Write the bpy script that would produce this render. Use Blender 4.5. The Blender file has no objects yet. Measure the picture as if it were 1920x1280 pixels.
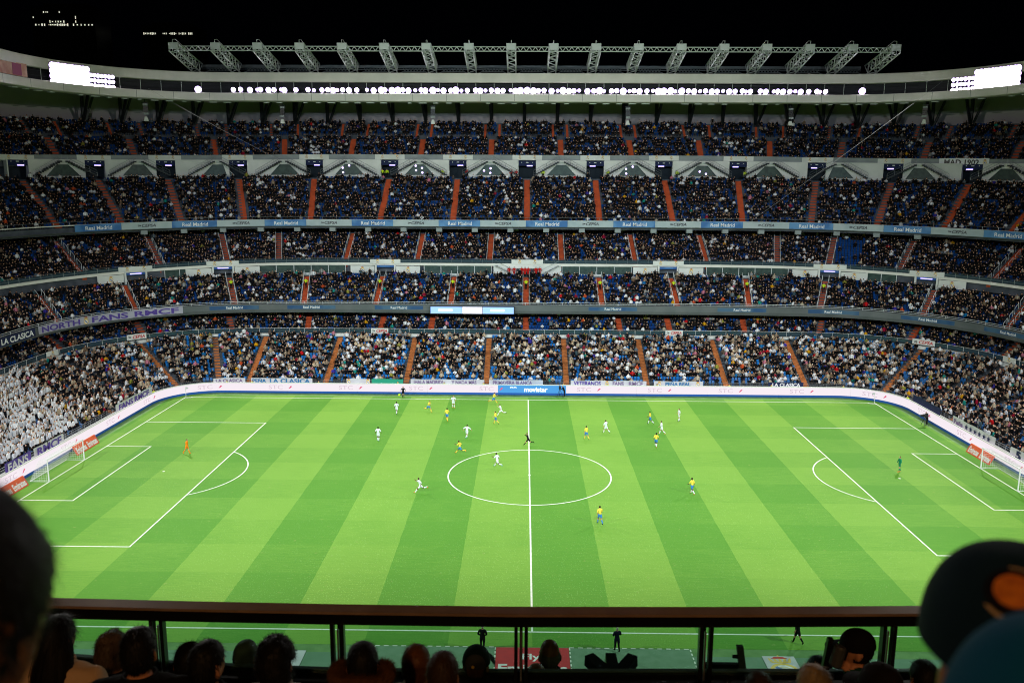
import bpy, bmesh, math, random
import numpy as np
from math import sin, cos, pi, radians
from mathutils import Vector, Matrix
from mathutils.geometry import tessellate_polygon
random.seed(7)
rng = np.random.default_rng(7)
scene = bpy.context.scene
COL = scene.collection

# ------------------------------------------------------------------ camera, world, exposure
CP = (-0.785, -90.52, 31.9); PITCH, YAW, ROLL, FPX = .18145, -.0139, .005, 1575.3
cd = bpy.data.cameras.new('camera'); cam = bpy.data.objects.new('camera', cd); COL.objects.link(cam)
_fw = Vector((sin(YAW)*cos(PITCH), cos(YAW)*cos(PITCH), -sin(PITCH)))
_rt = Vector((cos(YAW), -sin(YAW), 0)); _up = _rt.cross(_fw)
RT = _rt*cos(ROLL)+_up*sin(ROLL); UP = -_rt*sin(ROLL)+_up*cos(ROLL); FW = _fw
cam.matrix_world = Matrix(((RT.x, UP.x, -FW.x, CP[0]), (RT.y, UP.y, -FW.y, CP[1]), (RT.z, UP.z, -FW.z, CP[2]), (0, 0, 0, 1)))
cd.sensor_width = 36; cd.lens = FPX/1920*36; cd.clip_start = .05; cd.clip_end = 5000
cd.dof.use_dof = True; cd.dof.focus_distance = 125; cd.dof.aperture_fstop = 3.8
scene.camera = cam
w = bpy.data.worlds.new("World"); scene.world = w; w.use_nodes = True
w.node_tree.nodes['Background'].inputs[0].default_value = (.25, .4, 1, 1)
w.node_tree.nodes['Background'].inputs[1].default_value = .0004
scene.view_settings.view_transform = 'Standard'; scene.view_settings.look = 'None'
scene.view_settings.exposure = 0; scene.view_settings.gamma = 1
scene.render.engine = 'CYCLES'
cy = scene.cycles
cy.max_bounces = 4; cy.diffuse_bounces = 2; cy.glossy_bounces = 2; cy.transparent_max_bounces = 6
cy.use_denoising = True; cy.filter_width = 1.05; cy.sample_clamp_indirect = 4; cy.caustics_reflective = False; cy.caustics_refractive = False

# ------------------------------------------------------------------ the floodlight banks (the lamps themselves are built further down)
def spot(name, loc, aim, power, size, blend, col=(1, .97, .88), rad=.7):
    l = bpy.data.lights.new(name, 'SPOT'); l.energy = power; l.spot_size = radians(size); l.spot_blend = blend
    l.shadow_soft_size = rad; l.color = col
    o = bpy.data.objects.new(name, l); COL.objects.link(o); o.location = loc
    o.rotation_euler = (Vector(aim)-Vector(loc)).to_track_quat('-Z', 'Y').to_euler()
    return o
for sx in (-1, 1):
    spot('floodlight_beam', (sx*76, 58, 50), (sx*8, 2, 0), 190e3, 74, .8)
    spot('floodlight_beam', (sx*76, -58, 50), (sx*14, 14, 0), 165e3, 92, .85)
for x in (-42, -14, 14, 42):
    spot('floodlight_beam', (x, 70, 49.5), (x*.6, -2, 0), 62e3, 54, .6)
    spot('floodlight_beam', (x*.9, -64, 47), (x*.95, 28, 3), 118e3, 74, 1.0, col=(.72, .91, 1), rad=.7)
# warm lamp on the concourse ceiling behind the camera
def warm(loc, power, rad):
    l = bpy.data.lights.new('concourse_lamp_light', 'POINT'); l.energy = power; l.color = (1, .52, .2); l.shadow_soft_size = rad
    o = bpy.data.objects.new('concourse_lamp_light', l); COL.objects.link(o); o.location = loc
warm((-3.5, -96, 36.2), 480, .12); warm((4.5, -96, 36.2), 430, .12)

# ------------------------------------------------------------------ materials
MATS = {}
def mat(name, col, rough=.7, metal=0, emit=None, es=0, spec=.4):
    if name in MATS: return MATS[name]
    m = bpy.data.materials.new(name); m.use_nodes = True; b = m.node_tree.nodes['Principled BSDF']
    b.inputs['Base Color'].default_value = (*col, 1); b.inputs['Roughness'].default_value = rough
    b.inputs['Metallic'].default_value = metal; b.inputs['Specular IOR Level'].default_value = spec
    if emit:
        b.inputs['Emission Color'].default_value = (*emit, 1); b.inputs['Emission Strength'].default_value = es
        m.cycles.emission_sampling = 'NONE'
    MATS[name] = m
    return m
class NT:
    def __init__(s, m): s.t = m.node_tree; s.b = s.t.nodes['Principled BSDF']
    def n(s, typ, ins=(), **kw):
        x = s.t.nodes.new(typ)
        for k, v in kw.items(): setattr(x, k, v)
        for i, v in (ins.items() if isinstance(ins, dict) else enumerate(ins)):
            if v is None: continue
            if isinstance(v, bpy.types.NodeSocket): s.t.links.new(v, x.inputs[i])
            else: x.inputs[i].default_value = v
        return x
    def m(s, op, a, b=None, c=None): return s.n('ShaderNodeMath', [a, b, c], operation=op).outputs[0]
    def mix(s, f, a, b):
        return s.n('ShaderNodeMix', {0: f, 6: a if isinstance(a, bpy.types.NodeSocket) else (*a, 1), 7: b if isinstance(b, bpy.types.NodeSocket) else (*b, 1)}, data_type='RGBA').outputs[2]
    def noise(s, scale, detail=3, vec=None, dim='3D'):
        x = s.n('ShaderNodeTexNoise', {}, noise_dimensions=dim); x.inputs['Scale'].default_value = scale; x.inputs['Detail'].default_value = detail
        if vec is None: vec = s.n('ShaderNodeTexCoord').outputs['Object']
        s.t.links.new(vec, x.inputs['Vector']); return x.outputs['Fac']
    def base(s, sock): s.t.links.new(sock, s.b.inputs['Base Color'])
def noisy(name, c1, c2, scale, rough=.8, metal=0, bump=0, **k):
    if name in MATS: return MATS[name]
    m = mat(name, c1, rough, metal, **k); t = NT(m); f = t.noise(scale, 4)
    r = t.n('ShaderNodeMapRange', {0: f, 1: .35, 2: .65}).outputs[0]
    t.base(t.mix(r, c1, c2))
    if bump:
        bn = t.n('ShaderNodeBump', {}); bn.inputs['Strength'].default_value = bump; bn.inputs['Distance'].default_value = .02
        t.t.links.new(f, bn.inputs['Height']); t.t.links.new(bn.outputs[0], t.b.inputs['Normal'])
    return m
def grass_mat(name, light, dark, stripes):
    m = mat(name, light, .75, spec=.15); t = NT(m)
    co = t.n('ShaderNodeTexCoord').outputs['Object']; sp = t.n('ShaderNodeSeparateXYZ', [co]).outputs
    if stripes:
        def wobble(v, sc): 
            return t.m('ADD', v, t.m('MULTIPLY', t.m('SUBTRACT', t.noise(sc, 2, co), .5), .12))
        fx = t.m('FLOOR', t.m('DIVIDE', t.m('ADD', wobble(sp[0], .5), 600), 6.0))
        ox = t.m('MODULO', fx, 2.0)
        fy = t.m('FLOOR', t.m('DIVIDE', t.m('ADD', wobble(sp[1], .4), 600.7), 5.7))
        oy = t.m('MODULO', fy, 2.0)
        ax = t.m('ABSOLUTE', sp[0])
        ky = t.n('ShaderNodeMapRange', {0: ax, 1: 8, 2: 34, 3: .08, 4: .30}).outputs[0]
        kx = t.n('ShaderNodeMapRange', {0: ax, 1: 24, 2: 48, 3: .80, 4: .46}).outputs[0]
        f = t.m('ADD', t.m('MULTIPLY', ox, kx), t.m('MULTIPLY', oy, ky))
        f = t.m('SUBTRACT', 1.0, f)
    else: f = .3
    n1 = t.noise(.18, 4, co); n2 = t.noise(7.0, 5, co)
    mp = t.n('ShaderNodeMapping', [co]); mp.inputs['Scale'].default_value = (.35, 3.5, 1)
    n3 = t.noise(1.6, 4, mp.outputs[0])
    f = t.m('ADD', f, t.m('MULTIPLY', t.m('SUBTRACT', n1, .5), .55))
    f = t.m('ADD', f, t.m('MULTIPLY', t.m('SUBTRACT', n3, .5), .85))
    f = t.m('ADD', f, t.m('MULTIPLY', t.m('SUBTRACT', n2, .5), .9))
    fc = t.n('ShaderNodeClamp', [f]).outputs[0]
    c = t.mix(fc, light, dark)
    # bare scuffs: a few yellowish worn specks
    wn = t.noise(2.3, 6, co); ws = t.n('ShaderNodeMapRange', {0: wn, 1: .66, 2: .76}).outputs[0]
    c = t.mix(t.m('MULTIPLY', ws, .5), c, (.30, .34, .10))
    t.base(c)
    bn = t.n('ShaderNodeBump', {}); bn.inputs['Strength'].default_value = .5; bn.inputs['Distance'].default_value = .03
    t.t.links.new(n2, bn.inputs['Height']); t.t.links.new(bn.outputs[0], t.b.inputs['Normal'])
    return m
M_grass = grass_mat('striped_grass', (.172, .365, .040), (.080, .265, .018), True)
M_verge = noisy('pale_turf', (.10, .23, .06), (.15, .30, .09), .8, .85, bump=.2)
M_white = mat('white_paint', (.8, .8, .8), .6)
M_line = noisy('line_paint', (.86, .88, .80), (.70, .78, .62), 3, .8)
M_conc = noisy('terrace_concrete', (.055, .065, .08), (.10, .11, .13), .7, .9, bump=.2)
M_wall = noisy('white_render', (.80, .80, .76), (.66, .67, .63), .35, .8)
M_grey = noisy('grey_panel', (.30, .33, .33), (.24, .27, .27), .5, .6)
M_dark = mat('dark_steel', (.02, .025, .03), .5, .3)
M_black = mat('black_plastic', (.008, .008, .01), .4)
M_stair = noisy('orange_stair_paint', (.52, .17, .04), (.40, .12, .03), 1.2, .8)
M_rail = mat('rail_steel', (.35, .38, .40), .35, .7)
M_railw = mat('white_rail', (.7, .72, .72), .4)
M_fascia = noisy('fascia_cladding', (.82, .79, .72), (.70, .68, .62), .25, .55)
M_truss = mat('truss_paint', (.72, .78, .76), .5, .2)
M_seat = mat('blue_seat_plastic', (.012, .13, .38), .45)
M_blueP = mat('blue_sign', (.02, .10, .32), .5)
M_blueB = mat('blue_skirt', (.015, .10, .42), .5)
M_glass = noisy('tinted_glass', (.006, .03, .026), (.03, .07, .055), 1.5, .45)
M_navy = mat('navy_cloth', (.012, .02, .07), .9)
M_purple = mat('purple_ink', (.10, .06, .30), .9)
M_ink = mat('grey_ink', (.08, .08, .09), .7)
M_red = mat('red_ink', (.55, .02, .02), .7)
M_cloth = noisy('banner_cloth', (.60, .60, .62), (.50, .49, .52), .8, .9)
M_gold = mat('gold_ink', (.75, .48, .05), .5)
M_lampw = mat('lamp_glow', (1, 1, 1), .5, emit=(.93, .84, 1), es=24)
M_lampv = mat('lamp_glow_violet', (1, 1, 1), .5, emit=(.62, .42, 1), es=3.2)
M_led = mat('led_white', (.03, .03, .03), .5, emit=(.95, .84, .92), es=.95)
M_ledb = mat('led_blue', (.01, .02, .04), .5, emit=(.08, .42, .95), es=.8)
M_ledt = mat('led_text', (.02, .02, .02), .5, emit=(.80, .62, .74), es=.85)
M_ledw = mat('led_text_white', (.8, .8, .8), .5, emit=(1, 1, 1), es=.95)
M_ledp = mat('led_text_pink', (.08, .01, .02), .5, emit=(.85, .12, .25), es=.8)
M_scr = mat('screen_glow', (.3, .3, .8), .5, emit=(.45, .36, 1), es=2.2)

# ------------------------------------------------------------------ object helpers
def setp(o, label=None, cat=None, group=None, kind=None):
    for k, v in (('label', label), ('category', cat), ('group', group), ('kind', kind)):
        if v: o[k] = v
    return o
def empty(name, loc=(0, 0, 0), rz=0, **k):
    o = bpy.data.objects.new(name, None); COL.objects.link(o); o.location = loc; o.rotation_euler = (0, 0, rz); o.empty_display_size = .2
    return setp(o, **k)
def mkmesh(name, V, F, mats, mi=None, smooth=False):
    me = bpy.data.meshes.new(name); me.from_pydata([tuple(map(float, v)) for v in V], [], [tuple(map(int, f)) for f in F])
    for m in (mats if isinstance(mats, (list, tuple)) else [mats]): me.materials.append(m)
    if mi is not None: me.polygons.foreach_set('material_index', mi)
    if smooth: me.polygons.foreach_set('use_smooth', [True]*len(me.polygons))
    me.update(); return me
def link(name, me, parent=None, **k):
    o = bpy.data.objects.new(name, me); COL.objects.link(o)
    if parent: o.parent = parent
    return setp(o, **k)
class MB:
    def __init__(s): s.v = []; s.f = []; s.mi = []; s.mats = []; s.cur = 0
    def m(s, mt):
        if mt not in s.mats: s.mats.append(mt)
        s.cur = s.mats.index(mt); return s
    def add(s, V, F):
        b = len(s.v); s.v += [tuple(map(float, v)) for v in V]; s.f += [tuple(int(i)+b for i in f) for f in F]; s.mi += [s.cur]*len(F); return s
    def hexa(s, P):    # 8 corners: bottom 4 ccw, top 4 ccw
        return s.add(P, [(3, 2, 1, 0), (4, 5, 6, 7), (0, 1, 5, 4), (1, 2, 6, 5), (2, 3, 7, 6), (3, 0, 4, 7)])
    def box(s, c, d, rz=0):
        cx, cy_, cz = c; a, b, h = d[0]/2, d[1]/2, d[2]/2; P = []
        for z in (-h, h):
            for x, y in ((-a, -b), (a, -b), (a, b), (-a, b)):
                P.append((cx+x*cos(rz)-y*sin(rz), cy_+x*sin(rz)+y*cos(rz), cz+z))
        return s.hexa(P)
    def tube(s, pts, r, n=6, cap=True):
        pts = [Vector(p) for p in pts]; rs = r if isinstance(r, (list, tuple)) else [r]*len(pts); V = []; F = []
        for i, p in enumerate(pts):
            d = (pts[min(i+1, len(pts)-1)]-pts[max(i-1, 0)]).normalized()
            a = Vector((0, 0, 1)) if abs(d.z) < .9 else Vector((1, 0, 0)); u = d.cross(a).normalized(); v = d.cross(u)
            for k in range(n):
                t = 2*pi*k/n; V.append(p+(u*cos(t)+v*sin(t))*rs[i])
        for i in range(len(pts)-1):
            for k in range(n): F.append((i*n+k, i*n+(k+1) % n, (i+1)*n+(k+1) % n, (i+1)*n+k))
        if cap: F += [tuple(range(n)), tuple((len(pts)-1)*n+k for k in range(n-1, -1, -1))]
        return s.add(V, F)
    def lathe(s, prof, c=(0, 0, 0), n=12, axis=None):   # prof: (r, h) list
        c = Vector(c); ax = Vector(axis).normalized() if axis else Vector((0, 0, 1))
        a = Vector((0, 0, 1)) if abs(ax.z) < .9 else Vector((1, 0, 0)); u = ax.cross(a).normalized(); v = ax.cross(u); V = []; F = []
        for r, h in prof:
            for k in range(n):
                t = 2*pi*k/n; V.append(c+ax*h+(u*cos(t)+v*sin(t))*r)
        for i in range(len(prof)-1):
            for k in range(n): F.append((i*n+k, i*n+(k+1) % n, (i+1)*n+(k+1) % n, (i+1)*n+k))
        F += [tuple(range(n))[::-1], tuple((len(prof)-1)*n+k for k in range(n))]
        return s.add(V, F)
    def mesh(s, name, mats=None, smooth=False):
        return mkmesh(name, s.v, s.f, mats or s.mats, s.mi, smooth)
    def build(s, name, mt=None, parent=None, smooth=False, **k):
        if mt: s.mats = [mt]; s.mi = [0]*len(s.f)
        return link(name, s.mesh(name, smooth=smooth), parent, **k)

# ------------------------------------------------------------------ plan rings of the bowl
FU, FA = (32., 12., 45.), (44., 26., 20.)
def sm(t): t = np.clip(t, 0, 1); return t*t*(3-2*t)
def ringpts(s, A, B, R, z, dz, fan):
    fx, fy, rr = fan; Lq = rr*pi/2; s = np.atleast_1d(np.asarray(s, float)); a = np.abs(s); sg = np.sign(s); n = len(s)
    th = np.clip((a-fx)/rr, 0, pi/2); ox = np.minimum(a, fx); oy = fy-np.maximum(a-fx-Lq, 0); dx, dy = np.sin(th), np.cos(th)
    lo = np.zeros(n); hi = np.full(n, 150.)
    for _ in range(34):
        m = (lo+hi)/2; qx = ox+m*dx-(A-R); qy = oy+m*dy-(B-R)
        d = np.hypot(np.maximum(qx, 0), np.maximum(qy, 0))+np.minimum(np.maximum(qx, qy), 0)-R
        lo = np.where(d < 0, m, lo); hi = np.where(d < 0, hi, m)
    return np.stack([sg*(ox+lo*dx), oy+lo*dy, z-dz*sm((a-fx)/Lq)], -1)
class Ring:
    def __init__(s, A, B, R, z, dz=0, fan=FU, smax=None):
        s.prm = (A, B, R, z, dz); s.fan = fan
        smax = smax or fan[0]+fan[2]*pi/2+fan[1]+48
        s.s = np.linspace(-smax, smax, 1601); s.p = ringpts(s.s, A, B, R, z, dz, fan)
        d = np.diff(s.p[:, :2], axis=0); l = np.hypot(*d.T); s.L = np.concatenate([[0], np.cumsum(l)]); s.L -= np.interp(0, s.s, s.L)
    def s2L(s, v): return float(np.interp(v, s.s, s.L))
    def L2s(s, v): return float(np.interp(v, s.L, s.s))
    def at(s, L, off=0, z=None):     # off > 0 moves away from the pitch
        L = np.atleast_1d(np.asarray(L, float)); g = lambda q: np.stack([np.interp(q, s.L, s.p[:, i]) for i in range(3)], -1)
        p = g(L); t = g(L+.3)-g(L-.3); t[:, 2] = 0; t /= np.linalg.norm(t, axis=1)[:, None]; n = np.stack([-t[:, 1], t[:, 0]], -1)
        q = p.copy(); q[:, :2] += n*np.atleast_1d(off)[:, None] if np.ndim(off) else n*off
        if z is not None: q[:, 2] += z
        return q, t, n
    def pt(s, L, off=0, z=0):
        q, _, _ = s.at(L, off, z); return Vector(q[0])
    def frame(s, L):
        q, t, n = s.at(L); return Vector(q[0]), math.atan2(t[0, 1], t[0, 0])
def sweep(mb, ring, L0, L1, prof, step=2.0, closed=False):   # prof: (off, z) list, swept along the ring
    n = max(2, int(abs(L1-L0)/step)+1); Ls = np.linspace(L0, L1, n); k = len(prof); V = []
    cols = [ring.at(Ls, o, z)[0] for o, z in prof]
    for i in range(n): V += [cols[j][i] for j in range(k)]
    F = []; kk = k if closed else k-1
    for i in range(n-1):
        for j in range(kk): F.append((i*k+j, (i+1)*k+j, (i+1)*k+(j+1) % k, i*k+(j+1) % k))
    if closed: F += [tuple(range(k)), tuple((n-1)*k+j for j in range(k-1, -1, -1))]
    return mb.add(V, F)
def slab(mb, ring, L0, L1, o0, o1, z0, z1, step=2.0):
    return sweep(mb, ring, L0, L1, [(o0, z0), (o1, z0), (o1, z1), (o0, z1)], step, True)
def rail(mb, ring, L0, L1, h=1.0, off=0, post=2.0, r=.03, bars=2):
    for b in range(bars):
        n = max(2, int((L1-L0)/2.5)+1); q = ring.at(np.linspace(L0, L1, n), off, h*(1-b/bars))[0]
        mb.tube([tuple(v) for v in q], r, 4)
    for q in ring.at(np.arange(L0, L1+.01, post), off, 0)[0]: mb.tube([q, q+np.array([0, 0, h])], r, 4)
    return mb
_tc = {}
def textgeo(txt, h, wmax=None, bold=.012, shear=0):
    key = (txt, h, wmax, bold, shear)
    if key in _tc: return _tc[key]
    c = bpy.data.curves.new('t', 'FONT'); c.body = txt; c.size = 1; c.offset = bold; c.resolution_u = 3; c.align_x = 'CENTER'; c.shear = shear
    o = bpy.data.objects.new('t', c); COL.objects.link(o); dg = bpy.context.evaluated_depsgraph_get()
    me = bpy.data.meshes.new_from_object(o.evaluated_get(dg)); V = np.array([v.co[:] for v in me.vertices]); F = [tuple(p.vertices) for p in me.polygons]
    bpy.data.objects.remove(o); bpy.data.meshes.remove(me)
    V[:, 1] -= .35; k = h/.7; V *= k
    V[:, 0] -= (V[:, 0].max()+V[:, 0].min())/2
    if wmax: V[:, 0] *= wmax/(V[:, 0].max()-V[:, 0].min())
    _tc[key] = (V, F); return V, F
def ringtext(ring, L, z, txt, h, mt, parent, off=-.02, w=None, name='lettering', bold=.012, shear=0):
    V, F = textgeo(txt, h, w, bold, shear); q = ring.at(L+V[:, 0], off, 0)[0]; q[:, 2] += z+V[:, 1]
    return link(name, mkmesh(name, q, F, mt), parent)
def crest_geo(r, n=20):       # round gold crest with a blue diagonal band and a crown, in the x-y plane, facing -z of the caller
    V = []; F = []; mi = []
    def disc(r0, r1, zz, m, sx=1, sy=1, cy_=0):
        b = len(V)
        for k in range(n):
            a = 2*pi*k/n; V.append((cos(a)*r0*sx, cy_+sin(a)*r0*sy, zz)); V.append((cos(a)*r1*sx, cy_+sin(a)*r1*sy, zz))
        for k in range(n):
            j = (k+1) % n; F.append((b+2*k, b+2*j, b+2*j+1, b+2*k+1)); mi.append(m)
    disc(.0, .78*r, .0, 1); disc(.76*r, r, .004, 0); disc(.30*r, .36*r, .006, 0); disc(.50*r, .56*r, .006, 0)
    def poly(P, zz, m):
        b = len(V); V.extend([(x*r, y*r, zz) for x, y in P]); F.append(tuple(range(b, b+len(P)))); mi.append(m)
    poly([(-.62, .42), (-.42, .62), (.62, -.42), (.42, -.62)][::1], .008, 2)
    poly([(-.62, 1.02), (.62, 1.02), (.74, 1.18), (-.74, 1.18)], .006, 0)
    for k in range(5):
        x = -.6+.3*k; poly([(x-.13, 1.2), (x+.13, 1.2), (x*1.25+.05, 1.62), (x*1.25-.05, 1.62)], .006, 0)
    poly([(-.6, 1.56), (.6, 1.56), (.3, 1.8), (-.3, 1.8)], .009, 3); poly([(-.05, 1.8), (.05, 1.8), (.05, 2.0), (-.05, 2.0)], .009, 0)
    return np.array(V), F, mi
def ringcrest(ring, L, z, r, parent, off=-.03):
    V, F, mi = crest_geo(r, 12); q = ring.at(L+V[:, 0], off, 0)[0]; nn = ring.at(L+V[:, 0])[2]; q[:, :2] -= nn*V[:, 2:3]*2; q[:, 2] += z+V[:, 1]-.3*r
    return link('crest', mkmesh('crest', q, F, [M_gold, M_white, M_blueP, M_red], mi), parent)

# ------------------------------------------------------------------ ground and pitch
def sheet(name, P, z, mt, kind='structure', **k):
    return link(name, mkmesh(name, [(x, y, z) for x, y in P], [tuple(range(len(P)))], mt), None, kind=kind, **k)
sheet('ground', [(-450, -450), (450, -450), (450, 450), (-450, 450)], -.25, mat('dark_ground', (.03, .03, .035), .9))
sheet('pitch_surround', [(-58, -41.5), (58, -41.5), (58, 40), (-58, 40)], 0, M_verge)
sheet('pitch', [(-54.6, -36.0), (54.6, -36.0), (54.6, 35.4), (-54.6, 35.4)], .008, M_grass)
mk = MB().m(M_line); LW = .15; ZL = .016
def ln(x0, y0, x1, y1):
    d = math.hypot(x1-x0, y1-y0); a = (x1-x0)/d; b = (y1-y0)/d; nx, ny = -b*LW/2, a*LW/2
    e = LW/2; x0 -= a*e; y0 -= b*e; x1 += a*e; y1 += b*e
    mk.add([(x0-nx, y0-ny, ZL), (x1-nx, y1-ny, ZL), (x1+nx, y1+ny, ZL), (x0+nx, y0+ny, ZL)], [(0, 1, 2, 3)])
def arc(cx, cy_, r, a0, a1, n=48):
    V = []
    for i in range(n+1):
        a = a0+(a1-a0)*i/n
        for q in (r-LW/2, r+LW/2): V.append((cx+q*cos(a), cy_+q*sin(a), ZL+.004))
    mk.add(V, [(2*i, 2*i+1, 2*i+3, 2*i+2) for i in range(n)])
ZL = .016
ln(-52.5, -34, 52.5, -34); ln(-52.5, 34, 52.5, 34)
ZL = .020
ln(-52.5, -34, -52.5, 34); ln(52.5, -34, 52.5, 34); ln(0, -34, 0, 34); arc(0, 0, 9.15, 0, 2*pi, 96)
mk.lathe([(.16, 0), (.16, .004)], (0, 0, .022), 14)
for s in (-1, 1):
    ZL = .012
    for X, Y in ((36, 20.16), (47, 9.16)):
        ln(s*52.5, Y, s*X, Y); ln(s*52.5, -Y, s*X, -Y)
    ZL = .024
    for X, Y in ((36, 20.16), (47, 9.16)): ln(s*X, -Y, s*X, Y)
    mk.lathe([(.14, 0), (.14, .004)], (s*41.5, 0, .022), 14)
    th = math.acos(5.5/9.15); c0 = pi if s > 0 else 0
    arc(s*41.5, 0, 9.15, c0-th, c0+th, 28)
    for t in (-1, 1):
        a0 = {(-1, -1): 0, (1, -1): pi/2, (1, 1): pi, (-1, 1): -pi/2}[(s, t)]; arc(s*52.5, t*34, 1, a0, a0+pi/2, 8)
mk.build('pitch_markings', kind='structure')

# ------------------------------------------------------------------ the bowl
stadium = empty('stadium', (0, 60, 0), label='huge floodlit football stadium bowl with five stacked seating tiers of blue seats', cat='stadium')
stadium.location = (0, 0, 0)
class Tier:
    def __init__(t, name, r0, r1, rows, fan, stairs, ymin=-34): t.name, t.r0, t.r1, t.rows, t.fan, t.stairs, t.ymin = name, r0, r1, rows, fan, stairs, ymin
    def ring(t, f): return Ring(*[a+(b-a)*f for a, b in zip(t.r0, t.r1)], fan=t.fan)
TA = Tier('A', (57.6, 39.8, 11.5, 1.0, 0), (72.2, 52.2, 22.5, 6.4, .8), 16, FA, [-60.0, -51.5, -45, -32.4, -19.5, -6.7, 6.1, 18.9, 31.5, 44.2, 60, -70, 70, -80, 80])
TB = Tier('B', (73, 53, 23, 7.0, .8), (83, 63, 33, 11.4, .8), 12, FU, [-65, -51.9, -39, -25.8, -17, -.4, 16, 24.7, 38, 50.7, 64, 78, -78])
TC = Tier('C', (74.2, 54.2, 25.7, 11.6, 1.0), (79.8, 62.8, 37.3, 15.9, 1.5), 11, FU, [-66, -51.3, -39.5, -26.6, -13.5, -.4, 12.8, 25.9, 38.6, 50.6, 65.5, 78, -78])
TD = Tier('D', (81.4, 64.6, 38.9, 17.6, 1.6), (92, 75.5, 47, 23.0, 1.2), 14, FU, [-70.6, -60.1, -51.2, -43.9, -33.7, -20.6, -7.2, 6.2, 19.8, 32.9, 43.5, 50.7, 60, 72, 82, -82])
TE = Tier('E', (85.8, 69, 40.6, 25.3, 1.0), (97, 81.5, 46, 33.6, 1.4), 16, FU, [-80, -71.6, -63.8, -56.4, -48.4, -39.2, -28.1, -14.3, -.3, 13.4, 27.2, 38.4, 47.8, 56.1, 64.1, 72, 80])
TF = Tier('F', (99, 84, 47.5, 37.4, 1.9), (109, 94.5, 54, 45.3, 1.9), 14, FU, [-76, -67.1, -59.3, -50.7, -42.9, -34.7, -22.1, -7.7, 6.6, 20.9, 33.9, 42.3, 50.2, 58.8, 67.5, 76])
TIERS = [TA, TB, TC, TD, TE, TF]
PEOPLE = []   # x, y, z, ang, tier, s, row
SEATS = []
def smax_for(fan): return fan[0]+fan[2]*pi/2+fan[1]+46
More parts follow.
